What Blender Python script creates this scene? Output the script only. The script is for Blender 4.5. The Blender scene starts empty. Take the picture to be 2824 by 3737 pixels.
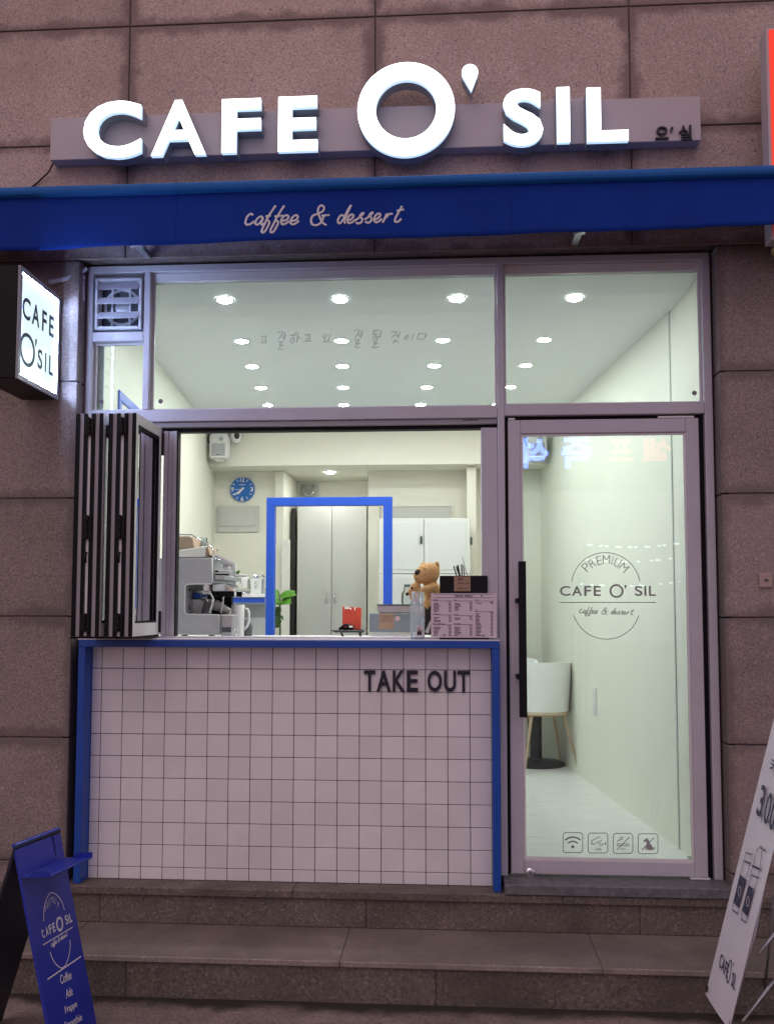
import bpy, bmesh, math, random
import numpy as np
from mathutils import Vector, Matrix
random.seed(7)
scene = bpy.context.scene
COL = scene.collection

# ------------------------------------------------------------------ camera
# world: X to the right along the shop front, Y into the shop, Z up; Z = 0 is the top of the upper stone ledge
IW, IH, FOC = 2824.0, 3737.0, 3400.0
CAM = np.array([1.6064, -4.256, 1.2405])
YAW, PIT, ROLL, SX, SY = .0655, .0675, .0011, 2.2, 116.7
_f = np.array([-math.sin(YAW) * math.cos(PIT), math.cos(YAW) * math.cos(PIT), math.sin(PIT)])
_r0 = np.array([math.cos(YAW), math.sin(YAW), 0.0]); _u0 = np.cross(_r0, _f)
_r = _r0 * math.cos(ROLL) + _u0 * math.sin(ROLL); _u = -_r0 * math.sin(ROLL) + _u0 * math.cos(ROLL)
cam = bpy.data.cameras.new('camera'); camo = bpy.data.objects.new('camera', cam); COL.objects.link(camo)
cam.sensor_fit = 'HORIZONTAL'; cam.sensor_width = 36.0; cam.lens = FOC / IW * 36.0
cam.shift_x = -SX / IW; cam.shift_y = SY / IW; cam.clip_start = .05; cam.clip_end = 400
camo.matrix_world = Matrix(((_r[0], _u[0], -_f[0], CAM[0]), (_r[1], _u[1], -_f[1], CAM[1]), (_r[2], _u[2], -_f[2], CAM[2]), (0, 0, 0, 1)))
scene.camera = camo

# ------------------------------------------------------------------ sky, sun, exposure (dusk)
SUN_EL, SUN_AZ = math.radians(52), math.radians(200)
world = bpy.data.worlds.new('World'); scene.world = world; world.use_nodes = True
wn = world.node_tree; wn.nodes.clear()
sky = wn.nodes.new('ShaderNodeTexSky'); sky.sky_type = 'NISHITA'; sky.sun_disc = False
sky.sun_elevation = math.radians(3.0); sky.sun_rotation = SUN_AZ; sky.air_density = 1.0; sky.dust_density = 2.0; sky.ozone_density = 1.5
tint = wn.nodes.new('ShaderNodeMix'); tint.data_type = 'RGBA'; tint.blend_type = 'MIX'
tint.inputs['Factor'].default_value = .86
tint.inputs['B'].default_value = (3.86, 3.07, 3.64, 1)     # town glow under low cloud
wn.links.new(sky.outputs['Color'], tint.inputs['A'])
bg = wn.nodes.new('ShaderNodeBackground'); bg.inputs['Strength'].default_value = .128
wo = wn.nodes.new('ShaderNodeOutputWorld')
wn.links.new(tint.outputs['Result'], bg.inputs['Color']); wn.links.new(bg.outputs['Background'], wo.inputs['Surface'])
sun = bpy.data.lights.new('dusk_sun', 'SUN'); sun.energy = .55; sun.angle = math.radians(50); sun.color = (1.0, .78, .74)
suno = bpy.data.objects.new('dusk_sun', sun); COL.objects.link(suno)
_sd = Vector((math.sin(SUN_AZ) * math.cos(SUN_EL), math.cos(SUN_AZ) * math.cos(SUN_EL), math.sin(SUN_EL)))
suno.rotation_euler = _sd.to_track_quat('Z', 'Y').to_euler(); suno.location = _sd * 20
scene.view_settings.view_transform = 'Standard'; scene.view_settings.look = 'None'
scene.view_settings.exposure = 0.0; scene.view_settings.gamma = 1.0; scene.view_settings.use_curve_mapping = False
scene.render.engine = 'CYCLES'
cy = scene.cycles
cy.use_denoising = True; cy.max_bounces = 8; cy.diffuse_bounces = 4; cy.glossy_bounces = 4; cy.transmission_bounces = 6
cy.transparent_max_bounces = 16; cy.caustics_reflective = False; cy.caustics_refractive = False
cy.sample_clamp_indirect = 6.0; cy.use_light_tree = True

# ------------------------------------------------------------------ placing helpers
PX = 1.689          # the layout sketch was measured at 1672 x 2212
def _ray(x, y): return _f + _r * (x * PX - IW / 2 - SX) / FOC - _u * (y * PX - IH / 2 - SY) / FOC
def at(x, y, Y=0.0):
    v = _ray(x, y); p = CAM + v * ((Y + -CAM[1]) / v[1]); return Vector(p)
def atz(x, y, Z):
    v = _ray(x, y); p = CAM + v * ((Z - CAM[2]) / v[2]); return Vector(p)
def atx(x, y, X):
    v = _ray(x, y); p = CAM + v * ((X - CAM[0]) / v[0]); return Vector(p)
SHEAR = .105        # the room runs back at an angle to the street front
def rm(u, Y, z): return Vector((u - SHEAR * Y, Y, z))

# ------------------------------------------------------------------ materials
MATS = {}
def mat(name, color, rough=.5, metal=0.0, var=0.0, vscale=8.0, bump=0.0, bscale=60.0, emit=None, estr=0.0, spec=.5, rnd=0.0,
        speck=None, sscale=150.0, coat=0.0, sub=0.0, stain=None, stscale=1.5, stamt=.5, rvar=0.0, aniso=None):
    if name in MATS: return MATS[name]
    m = bpy.data.materials.new(name); m.use_nodes = True; nt = m.node_tree; N = nt.nodes; L = nt.links
    b = N['Principled BSDF']
    b.inputs['Roughness'].default_value = rough; b.inputs['Metallic'].default_value = metal
    b.inputs['Specular IOR Level'].default_value = spec
    if coat: b.inputs['Coat Weight'].default_value = coat; b.inputs['Coat Roughness'].default_value = .15
    if sub: b.inputs['Subsurface Weight'].default_value = sub; b.inputs['Subsurface Scale'].default_value = .02
    tc = N.new('ShaderNodeTexCoord'); geo = N.new('ShaderNodeNewGeometry')
    pos = geo.outputs['Position']
    if aniso:
        mp = N.new('ShaderNodeMapping'); mp.inputs['Scale'].default_value = aniso; L.new(pos, mp.inputs['Vector']); pos = mp.outputs['Vector']
    cur = None
    def rgb(c):
        n = N.new('ShaderNodeRGB'); n.outputs[0].default_value = (*c, 1); return n.outputs[0]
    cur = rgb(color)
    def mix(a, bcol, fac, mode='MIX'):
        n = N.new('ShaderNodeMix'); n.data_type = 'RGBA'; n.blend_type = mode
        L.new(a, n.inputs['A']); L.new(bcol, n.inputs['B'])
        if isinstance(fac, float): n.inputs['Factor'].default_value = fac
        else: L.new(fac, n.inputs['Factor'])
        return n.outputs['Result']
    def noise(sc, det=4, rg=.55):
        n = N.new('ShaderNodeTexNoise'); n.inputs['Scale'].default_value = sc; n.inputs['Detail'].default_value = det
        n.inputs['Roughness'].default_value = rg; L.new(pos, n.inputs['Vector']); return n.outputs['Fac']
    def ramp(fac, a, bb, ca=0.0, cb=1.0):
        n = N.new('ShaderNodeMapRange'); n.inputs['From Min'].default_value = a; n.inputs['From Max'].default_value = bb
        n.inputs['To Min'].default_value = ca; n.inputs['To Max'].default_value = cb; L.new(fac, n.inputs['Value']); return n.outputs['Result']
    if speck:
        for (c, lo, hi, sc) in speck:
            cur = mix(cur, rgb(c), ramp(noise(sc, 3, .7), lo, hi))
    if var:
        nz = ramp(noise(vscale, 5, .6), .3, .7, 1 - var, 1 + var)
        cc = N.new('ShaderNodeCombineColor')
        for k in range(3): L.new(nz, cc.inputs[k])
        cur = mix(cur, cc.outputs[0], 1.0, 'MULTIPLY')
    if stain:
        cur = mix(cur, rgb(stain), ramp(noise(stscale, 6, .65), .5, .72, 0.0, stamt))
    if rnd:
        oi = N.new('ShaderNodeObjectInfo'); rr = ramp(oi.outputs['Random'], 0, 1, 1 - rnd, 1 + rnd)
        cc = N.new('ShaderNodeCombineColor')
        for k in range(3): L.new(rr, cc.inputs[k])
        cur = mix(cur, cc.outputs[0], 1.0, 'MULTIPLY')
    L.new(cur, b.inputs['Base Color'])
    if rvar:
        L.new(ramp(noise(vscale * 1.7, 4), .3, .7, max(.02, rough - rvar), min(1, rough + rvar)), b.inputs['Roughness'])
    if bump:
        bp = N.new('ShaderNodeBump'); bp.inputs['Strength'].default_value = bump; bp.inputs['Distance'].default_value = .004
        L.new(noise(bscale, 4), bp.inputs['Height']); L.new(bp.outputs['Normal'], b.inputs['Normal'])
    if emit:
        b.inputs['Emission Color'].default_value = (*emit, 1); b.inputs['Emission Strength'].default_value = estr
    MATS[name] = m; return m

def glass_mat(name, tintc, refl=1.0, rough=0.0, ior=1.45, haze=0.0):
    m = bpy.data.materials.new(name); m.use_nodes = True; nt = m.node_tree; N = nt.nodes; L = nt.links; N.clear()
    o = N.new('ShaderNodeOutputMaterial'); t = N.new('ShaderNodeBsdfTransparent'); t.inputs['Color'].default_value = (*tintc, 1)
    g = N.new('ShaderNodeBsdfGlossy'); g.inputs['Roughness'].default_value = rough; g.inputs['Color'].default_value = (.95, .97, 1, 1)
    fr = N.new('ShaderNodeFresnel'); fr.inputs['IOR'].default_value = ior
    mx = N.new('ShaderNodeMixShader'); mu = N.new('ShaderNodeMath'); mu.operation = 'MULTIPLY'; mu.inputs[1].default_value = refl
    L.new(fr.outputs[0], mu.inputs[0]); L.new(mu.outputs[0], mx.inputs[0]); L.new(t.outputs[0], mx.inputs[1]); L.new(g.outputs[0], mx.inputs[2])
    src = mx.outputs[0]
    if haze:
        d = N.new('ShaderNodeBsdfTranslucent'); d.inputs['Color'].default_value = (.9, .95, 1, 1)
        dd = N.new('ShaderNodeBsdfDiffuse'); dd.inputs['Color'].default_value = (.85, .9, .95, 1)
        m1 = N.new('ShaderNodeMixShader'); m1.inputs[0].default_value = .5; L.new(d.outputs[0], m1.inputs[1]); L.new(dd.outputs[0], m1.inputs[2])
        m2 = N.new('ShaderNodeMixShader'); m2.inputs[0].default_value = haze; L.new(src, m2.inputs[1]); L.new(m1.outputs[0], m2.inputs[2]); src = m2.outputs[0]
    L.new(src, o.inputs['Surface']); MATS[name] = m; return m

GRANITE = mat('pink_granite', (.315, .25, .23), .5, rnd=.13, var=.18, vscale=2.2, bump=.35, bscale=180,
              speck=[((.20, .155, .145), .49, .58, 110), ((.43, .35, .325), .55, .66, 90), ((.08, .062, .06), .63, .68, 65), ((.55, .47, .43), .68, .72, 65)], stain=(.20, .155, .145), stscale=1.1, stamt=.55, rvar=.12)
FLAMED_LIT = mat('flamed_granite_lit', (.55, .41, .355), .7, rnd=.10, var=.17, vscale=1.4, bump=.5, bscale=160,  # flamed finish; brighter light on the upper wall is put into its colour
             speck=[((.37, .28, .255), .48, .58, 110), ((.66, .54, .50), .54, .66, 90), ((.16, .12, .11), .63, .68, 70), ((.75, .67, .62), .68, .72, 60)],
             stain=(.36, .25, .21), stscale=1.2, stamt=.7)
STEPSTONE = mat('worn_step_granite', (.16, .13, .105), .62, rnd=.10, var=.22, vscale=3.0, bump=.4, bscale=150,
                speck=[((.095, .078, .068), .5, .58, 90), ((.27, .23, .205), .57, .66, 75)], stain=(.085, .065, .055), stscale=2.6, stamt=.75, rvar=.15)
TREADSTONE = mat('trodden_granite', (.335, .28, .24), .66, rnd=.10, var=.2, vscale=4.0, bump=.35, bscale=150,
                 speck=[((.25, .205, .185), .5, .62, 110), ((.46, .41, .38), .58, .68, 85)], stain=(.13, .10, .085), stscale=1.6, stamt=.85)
SILLSTONE = mat('dark_sill_stone', (.13, .135, .14), .5, var=.3, vscale=30, bump=.5, bscale=90, speck=[((.2, .2, .21), .58, .68, 120)])
GROUND = mat('pavement_stone', (.26, .20, .17), .75, var=.25, vscale=6, bump=.5, bscale=90, speck=[((.15, .115, .1), .5, .62, 90), ((.36, .3, .27), .6, .7, 70)],
             stain=(.09, .07, .06), stscale=1.4, stamt=.7)
def damp_edge(m, y_far, y_near, dark):
    """dirt that has gathered in an uneven band against the lowest riser"""
    nt = m.node_tree; N = nt.nodes; L = nt.links; b = N['Principled BSDF']; src = b.inputs['Base Color'].links[0].from_socket
    geo = N.new('ShaderNodeNewGeometry'); sx = N.new('ShaderNodeSeparateXYZ'); L.new(geo.outputs['Position'], sx.inputs[0])
    n1 = N.new('ShaderNodeTexNoise'); n1.inputs['Scale'].default_value = 3.2; n1.inputs['Detail'].default_value = 8; n1.inputs['Roughness'].default_value = .68; L.new(geo.outputs['Position'], n1.inputs['Vector'])
    r1 = N.new('ShaderNodeMapRange'); r1.inputs['From Min'].default_value = y_far; r1.inputs['From Max'].default_value = y_near; L.new(sx.outputs['Y'], r1.inputs['Value'])
    ad = N.new('ShaderNodeMath'); ad.operation = 'ADD'; L.new(r1.outputs[0], ad.inputs[0]); L.new(n1.outputs['Fac'], ad.inputs[1])
    r2 = N.new('ShaderNodeMapRange'); r2.interpolation_type = 'SMOOTHSTEP'; r2.inputs['From Min'].default_value = 1.05; r2.inputs['From Max'].default_value = 1.38; L.new(ad.outputs[0], r2.inputs['Value'])
    mx = N.new('ShaderNodeMix'); mx.data_type = 'RGBA'; L.new(r2.outputs[0], mx.inputs['Factor']); L.new(src, mx.inputs['A']); mx.inputs['B'].default_value = (*dark, 1)
    L.new(mx.outputs['Result'], b.inputs['Base Color'])
def joint_grime(m, col, amt):
    """sealant stain that has crept in from the slab edges, broken by noise"""
    nt = m.node_tree; N = nt.nodes; L = nt.links; b = N['Principled BSDF']; src = b.inputs['Base Color'].links[0].from_socket
    tc = N.new('ShaderNodeTexCoord'); sx = N.new('ShaderNodeSeparateXYZ'); L.new(tc.outputs['Generated'], sx.inputs[0])
    def math_(op, a, b_):
        n = N.new('ShaderNodeMath'); n.operation = op
        for k, v in enumerate((a, b_)):
            if isinstance(v, (int, float)): n.inputs[k].default_value = v
            else: L.new(v, n.inputs[k])
        return n.outputs[0]
    dx = math_('MULTIPLY', math_('MINIMUM', sx.outputs['X'], math_('SUBTRACT', 1.0, sx.outputs['X'])), 1.1)
    dz = math_('MULTIPLY', math_('MINIMUM', sx.outputs['Z'], math_('SUBTRACT', 1.0, sx.outputs['Z'])), .55)
    geo = N.new('ShaderNodeNewGeometry'); nz = N.new('ShaderNodeTexNoise'); nz.inputs['Scale'].default_value = 5; nz.inputs['Detail'].default_value = 6; nz.inputs['Roughness'].default_value = .7; L.new(geo.outputs['Position'], nz.inputs['Vector'])
    d = math_('SUBTRACT', math_('MINIMUM', dx, dz), math_('MULTIPLY', math_('SUBTRACT', nz.outputs['Fac'], .42), .16))
    r = N.new('ShaderNodeMapRange'); r.interpolation_type = 'SMOOTHSTEP'; r.inputs['From Min'].default_value = .045; r.inputs['From Max'].default_value = -.012; r.inputs['To Min'].default_value = 0; r.inputs['To Max'].default_value = amt; L.new(d, r.inputs['Value'])
    mx = N.new('ShaderNodeMix'); mx.data_type = 'RGBA'; L.new(r.outputs[0], mx.inputs['Factor']); L.new(src, mx.inputs['A']); mx.inputs['B'].default_value = (*col, 1)
    L.new(mx.outputs['Result'], b.inputs['Base Color'])
joint_grime(FLAMED_LIT, (.17, .115, .10), .75); joint_grime(GRANITE, (.11, .085, .078), .6)
joint_grime(TREADSTONE, (.12, .095, .08), .5)
damp_edge(GROUND, -.72, -.46, (.035, .027, .021))
GROUT = mat('dark_grout', (.045, .025, .03), .9)
JOINT = mat('mortar_joint', (.13, .10, .092), .9, var=.3, vscale=20)
TILE = mat('white_wall_tile', (.84, .82, .825), .26, rnd=.045, stain=(.66, .62, .61), stscale=2.2, stamt=.35, var=.03, vscale=6, bump=.02, bscale=25, coat=.15)
ALU = mat('silver_grey_paint', (.53, .51, .56), .42, var=.05, vscale=5, bump=.04, bscale=300, rvar=.08)
ALUW = mat('pale_aluminium', (.72, .71, .71), .4, var=.04, vscale=6)
LEAFPAINT = mat('leaf_grey_paint', (.34, .32, .345), .5, var=.05)
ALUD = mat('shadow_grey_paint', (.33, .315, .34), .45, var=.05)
RUBBER = mat('black_rubber', (.008, .007, .009), .6, spec=.15, bump=.1, bscale=200)
BLACK = mat('black_powder_coat', (.007, .007, .008), .45, spec=.2, bump=.08, bscale=400)
SIGNBOX = mat('sign_channel_paint', (.55, .49, .51), .5, var=.04, vscale=3)
BLUE = mat('blue_paint', (.006, .072, .40), .42, var=.08, vscale=4, bump=.03, bscale=200)
BLUEIN = mat('bright_blue_paint', (.012, .080, .54), .4, var=.03)
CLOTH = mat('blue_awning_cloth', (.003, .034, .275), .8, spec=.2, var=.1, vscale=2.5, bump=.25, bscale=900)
CLOTHLIT = mat('blue_awning_lit', (.006, .115, .40), .6, spec=.3, var=.08, vscale=3, bump=.2, bscale=900)  # awning blue lightened; the sign letters' light is put into the colour
PRINT = mat('white_print', (.75, .72, .74), .6)
AFRAME = mat('blue_sign_steel', (.018, .036, .36), .34, var=.08, vscale=5, coat=.1, rvar=.08)
AFRAMEB = mat('dark_sign_back', (.018, .02, .035), .38, var=.15, vscale=5)
LETTERFACE = mat('lit_letter_acrylic', (.9, .9, .9), .3, emit=(.90, .96, 1.0), estr=3.2)
LETTERSIDE = mat('letter_return', (.30, .32, .36), .45)
LETTERHALO = mat('letter_halo_rim', (.6, .65, .7), .35, emit=(.52, .74, 1.0), estr=1.0)  # rim glow added to stand in for the halo round the lit letters
DARKINK = mat('navy_letter', (.012, .012, .03), .45)
LIGHTBOX = mat('lit_sign_face', (.5, .5, .5), .3, emit=(.72, .93, .93), estr=.95)
SPILLEDGE = mat('added_spill_light', (.9, .9, .9), .3, emit=(.42, .58, 1.0), estr=270.0)  # added glowing border that carries the box sign's blue spill
SIGNINK = mat('sign_print', (.035, .04, .06), .5)
LENS = mat('downlight_lens', (.9, .9, .9), .3, emit=(.97, 1.0, .955), estr=262.0)
WHITEPL = mat('white_plastic', (.74, .75, .74), .38, var=.02)
LILACPL = mat('vent_plastic', (.60, .60, .66), .42, var=.05, vscale=12)
WALLIN = mat('cream_wall_paint', (.79, .785, .685), .65, var=.02, vscale=3, bump=.03, bscale=150)
CEIL = mat('white_ceiling_paint', (.84, .855, .84), .7, var=.015, vscale=2)
FLOORM = mat('pale_wood_floor', (.68, .675, .645), .36, var=.06, vscale=3.0, aniso=(1.2, 9, 1), stain=(.56, .545, .50), stscale=5, stamt=.55, rvar=.1)
CABW = mat('cabinet_laminate', (.56, .565, .53), .4, var=.02)
CHROME = mat('chrome', (.75, .76, .78), .12, 1.0)
STEEL = mat('brushed_steel', (.47, .475, .50), .32, .85, var=.06, vscale=20)
MACHINE = mat('machine_grey_panel', (.44, .445, .47), .4, var=.05, vscale=12)
KRAFT = mat('kraft_paper', (.42, .31, .22), .85, var=.12, vscale=18, bump=.2, bscale=80)
NOTE = mat('kraft_note', (.36, .235, .16), .85, var=.08, vscale=30)
PAPER = mat('white_paper', (.72, .71, .67), .8, var=.04, vscale=20)
MENU = mat('menu_sheet', (.72, .63, .67), .5, var=.02)
GREYBOX = mat('cash_drawer_metal', (.21, .245, .285), .38, .3, var=.06)
RED = mat('red_paper_bag', (.50, .045, .02), .6, var=.1, vscale=15)
WOOD = mat('beech_wood', (.42, .31, .20), .5, var=.15, vscale=14, aniso=(1, 1, .2))
CHAIRW = mat('white_chair_shell', (.82, .82, .78), .45, var=.02)
IRON = mat('black_iron', (.02, .02, .024), .45)
LEAF = mat('leaf_green', (.085, .26, .02), .42, var=.3, vscale=35, sub=0.0)
LEAFD = mat('leaf_dark', (.04, .13, .02), .45, var=.3, vscale=35)
FUR = mat('tan_plush', (.72, .46, .20), .95, var=.22, vscale=120, bump=.9, bscale=320, spec=.1)
FURIN = mat('plush_inner_ear', (.36, .19, .075), .95, var=.2, vscale=120, spec=.1)
NOSE = mat('plush_nose', (.02, .013, .012), .6)
CLOCKB = mat('clock_blue', (.008, .13, .48), .35)
INK = mat('print_ink', (.05, .03, .045), .7)
DECAL = mat('frosted_decal', (.22, .24, .23), .7)
DECALF = mat('frosted_decal_fill', (.33, .30, .32), .7)
SCRIBBLE = mat('marker_scribble', (.42, .46, .455), .8)
REDSIGN = mat('red_sign_face', (.55, .03, .02), .4, emit=(1, .05, .02), estr=.8)
BANNER = mat('white_banner_vinyl', (.84, .81, .86), .5, var=.03, vscale=4)
BANNERINK = mat('banner_ink', (.05, .05, .10), .6)
DARKGAP = mat('dark_recess', (.03, .03, .028), .7)
DRAIN = mat('moulded_plastic_dark', (.06, .07, .08), .4)
GLASS = glass_mat('window_glass', (.908, .957, .965), refl=.9)
LEAFGLASS = glass_mat('double_glazing', (.90, .94, .93), refl=5.0)
CUPGLASS = glass_mat('tumbler_glass', (.86, .90, .90), refl=2.2, ior=1.5)
BOTTLE = glass_mat('frosted_bottle', (.93, .96, 1.0), refl=1.2, rough=.15, haze=.22)
BLUESIGN = mat('lit_blue_letters', (.05, .1, .9), .4, emit=(.10, .19, 1.0), estr=30)
REDLIT = mat('lit_red_letters', (.9, .1, .05), .4, emit=(1.0, .10, .12), estr=3.2)

# ------------------------------------------------------------------ object helpers
def link(name, me, parent=None, local=False):
    o = bpy.data.objects.new(name, me); COL.objects.link(o)
    if parent is not None:
        o.parent = parent
        if not local:
            loc = parent.location.copy() if parent.type == 'EMPTY' else Vector((0, 0, 0))
            o.matrix_parent_inverse = Matrix.Translation(-loc)
    return o
def tag(o, label, cat, group=None):
    o['label'] = label; o['category'] = cat
    if group: o['group'] = group
    return o
def thing(name, label, cat, loc=(0, 0, 0), group=None):
    e = bpy.data.objects.new(name, None); e.empty_display_size = .05; COL.objects.link(e); e.location = loc
    return tag(e, label, cat, group)
def structure(o): o['kind'] = 'structure'; return o

class G:
    """collects shapes, then links them as one mesh object"""
    def __init__(s): s.v = []; s.f = []; s.m = []
    def add(s, v, f, mi=0):
        k = len(s.v); s.v += [Vector(p) for p in v]; s.f += [tuple(i + k for i in q) for q in f]; s.m += [mi] * len(f); return s
    def hexa(s, p, mi=0):  # p: 4 bottom ccw, 4 top
        return s.add(p, [(0, 3, 2, 1), (4, 5, 6, 7), (0, 1, 5, 4), (1, 2, 6, 5), (2, 3, 7, 6), (3, 0, 4, 7)], mi)
    def box(s, x0, x1, y0, y1, z0, z1, mi=0):
        return s.hexa([(x0, y0, z0), (x1, y0, z0), (x1, y1, z0), (x0, y1, z0), (x0, y0, z1), (x1, y0, z1), (x1, y1, z1), (x0, y1, z1)], mi)
    def rbox(s, u0, u1, y0, y1, z0, z1, mi=0):   # box sheared with the room
        return s.hexa([rm(u0, y0, z0), rm(u1, y0, z0), rm(u1, y1, z0), rm(u0, y1, z0), rm(u0, y0, z1), rm(u1, y0, z1), rm(u1, y1, z1), rm(u0, y1, z1)], mi)
    def obox(s, c, ex, ey, ez, hx, hy, hz, mi=0):
        c = Vector(c); ex = Vector(ex).normalized() * hx; ey = Vector(ey).normalized() * hy; ez = Vector(ez).normalized() * hz
        return s.hexa([c - ex - ey - ez, c + ex - ey - ez, c + ex + ey - ez, c - ex + ey - ez, c - ex - ey + ez, c + ex - ey + ez, c + ex + ey + ez, c - ex + ey + ez], mi)
    def cyl(s, a, b, r0, r1=None, n=16, mi=0, caps=True):
        a = Vector(a); b = Vector(b); r1 = r0 if r1 is None else r1
        d = (b - a).normalized(); t = Vector((0, 0, 1)) if abs(d.z) < .9 else Vector((1, 0, 0))
        e1 = d.cross(t).normalized(); e2 = d.cross(e1)
        v = []
        for p, r in ((a, r0), (b, r1)):
            for i in range(n):
                q = 2 * math.pi * i / n; v.append(p + (e1 * math.cos(q) + e2 * math.sin(q)) * r)
        f = [(i, i + n, (i + 1) % n + n, (i + 1) % n) for i in range(n)]
        if caps: f += [tuple(range(n)), tuple(reversed(range(n, 2 * n)))]
        return s.add(v, f, mi)
    def tube(s, pts, r, n=8, mi=0, flat=None):
        """round tube along points; flat=(normal, ratio) squashes it along a direction"""
        pts = [Vector(p) for p in pts]; m = len(pts); v = []; prev = None
        for i, p in enumerate(pts):
            d = (pts[min(i + 1, m - 1)] - pts[max(i - 1, 0)])
            d = d.normalized() if d.length > 1e-9 else Vector((1, 0, 0))
            if flat is not None:
                nn = Vector(flat[0]).normalized(); e1 = d.cross(nn)
                e1 = e1.normalized() if e1.length > 1e-6 else (prev or Vector((1, 0, 0))); e2 = nn * flat[1]
            else:
                if prev is None:
                    t = Vector((0, 0, 1)) if abs(d.z) < .9 else Vector((1, 0, 0)); e1 = d.cross(t).normalized()
                else:
                    e1 = (prev - d * prev.dot(d)).normalized()
                e2 = d.cross(e1)
            prev = e1
            rr = r[i] if isinstance(r, (list, tuple)) else r
            for k in range(n):
                q = 2 * math.pi * k / n; v.append(p + (e1 * math.cos(q) + e2 * math.sin(q)) * rr)
        f = []
        for i in range(m - 1):
            for k in range(n):
                f.append((i * n + k, (i + 1) * n + k, (i + 1) * n + (k + 1) % n, i * n + (k + 1) % n))
        f += [tuple(range(n)), tuple(reversed(range((m - 1) * n, m * n)))]
        return s.add(v, f, mi)
    def lathe(s, c, prof, n=24, mi=0, axis=(0, 0, 1)):
        """profile of (radius, height) about an axis through c"""
        c = Vector(c); d = Vector(axis).normalized(); t = Vector((1, 0, 0)) if abs(d.x) < .9 else Vector((0, 1, 0))
        e1 = d.cross(t).normalized(); e2 = d.cross(e1); v = []; m = len(prof)
        for r, h in prof:
            for i in range(n):
                q = 2 * math.pi * i / n; v.append(c + d * h + (e1 * math.cos(q) + e2 * math.sin(q)) * max(r, 1e-5))
        f = []
        for j in range(m - 1):
            for i in range(n): f.append((j * n + i, j * n + (i + 1) % n, (j + 1) * n + (i + 1) % n, (j + 1) * n + i))
        f += [tuple(reversed(range(n))), tuple(range((m - 1) * n, m * n))]
        return s.add(v, f, mi)
    def ball(s, c, r, ex=(1, 0, 0), ey=(0, 1, 0), ez=(0, 0, 1), n=14, mi=0):
        c = Vector(c); r = (r, r, r) if isinstance(r, (int, float)) else r
        ex = Vector(ex).normalized() * r[0]; ey = Vector(ey).normalized() * r[1]; ez = Vector(ez).normalized() * r[2]
        v = [c - ez]; m = n // 2
        for j in range(1, m):
            th = math.pi * j / m
            for i in range(n):
                ph = 2 * math.pi * i / n; v.append(c + (ex * math.cos(ph) + ey * math.sin(ph)) * math.sin(th) - ez * math.cos(th))
        v.append(c + ez); f = []
        for i in range(n): f.append((0, 1 + (i + 1) % n, 1 + i))
        for j in range(m - 2):
            for i in range(n): f.append((1 + j * n + i, 1 + j * n + (i + 1) % n, 1 + (j + 1) * n + (i + 1) % n, 1 + (j + 1) * n + i))
        k = 1 + (m - 2) * n
        for i in range(n): f.append((k + i, k + (i + 1) % n, len(v) - 1))
        return s.add(v, f, mi)
    def prism(s, outline, vec, mi=0):
        """closed outline of 3-D points pushed along vec"""
        a = [Vector(p) for p in outline]; n = len(a); b = [p + Vector(vec) for p in a]
        f = [tuple(range(n)), tuple(reversed(range(n, 2 * n)))] + [(i, i + n, (i + 1) % n + n, (i + 1) % n) for i in range(n)]
        return s.add(a + b, f, mi)
    def ring(s, c, ex, ey, r0, r1, depth, a0=0.0, a1=360.0, n=64, mi=0, mface=None):
        """flat ring or arc band of inner r0, outer r1 in plane ex,ey, thickness along depth vector"""
        c = Vector(c); ex = Vector(ex); ey = Vector(ey); dv = Vector(depth); full = abs(a1 - a0) > 359.9
        k = n if full else n + 1; v = []
        for i in range(k):
            q = math.radians(a0 + (a1 - a0) * i / n); d = ex * math.cos(q) + ey * math.sin(q)
            v += [c + d * r0, c + d * r1, c + d * r1 + dv, c + d * r0 + dv]
        b = len(s.v); s.v += v; mf = mi if mface is None else mface
        for i in range(n):
            p = 4 * i; q = 4 * ((i + 1) % k)
            for fa, mm in (((p, p + 1, q + 1, q), mi), ((p + 1, p + 2, q + 2, q + 1), mi), ((p + 2, p + 3, q + 3, q + 2), mf), ((p + 3, p, q, q + 3), mi)):
                s.f.append(tuple(x + b for x in fa)); s.m.append(mm)
        if not full:
            e = 4 * (k - 1); s.f += [(b + 3, b + 2, b + 1, b), (b + e, b + e + 1, b + e + 2, b + e + 3)]; s.m += [mi, mi]
        return s
    def mesh(s, name, mats, bevel=0.0, smooth=False, segs=1):
        me = bpy.data.meshes.new(name); me.from_pydata([tuple(p) for p in s.v], [], s.f); 
        for mm in (mats if isinstance(mats, (list, tuple)) else [mats]): me.materials.append(mm)
        me.polygons.foreach_set('material_index', s.m)
        bm = bmesh.new(); bm.from_mesh(me)
        bmesh.ops.recalc_face_normals(bm, faces=bm.faces)
        if bevel:
            es = [e for e in bm.edges if len(e.link_faces) == 2 and e.calc_face_angle(0) > .5]
            bmesh.ops.bevel(bm, geom=es, offset=bevel, segments=segs, affect='EDGES', profile=.7, clamp_overlap=True)
        bm.to_mesh(me); bm.free()
        if smooth:
            for p in me.polygons: p.use_smooth = True
            if smooth != True:
                try: me.set_sharp_from_angle(angle=math.radians(smooth))
                except Exception: pass
        me.update(); return me
    def o(s, name, mats, parent=None, bevel=0.0, smooth=False, segs=1, local=False):
        return link(name, s.mesh(name, mats, bevel, smooth, segs), parent, local)

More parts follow.
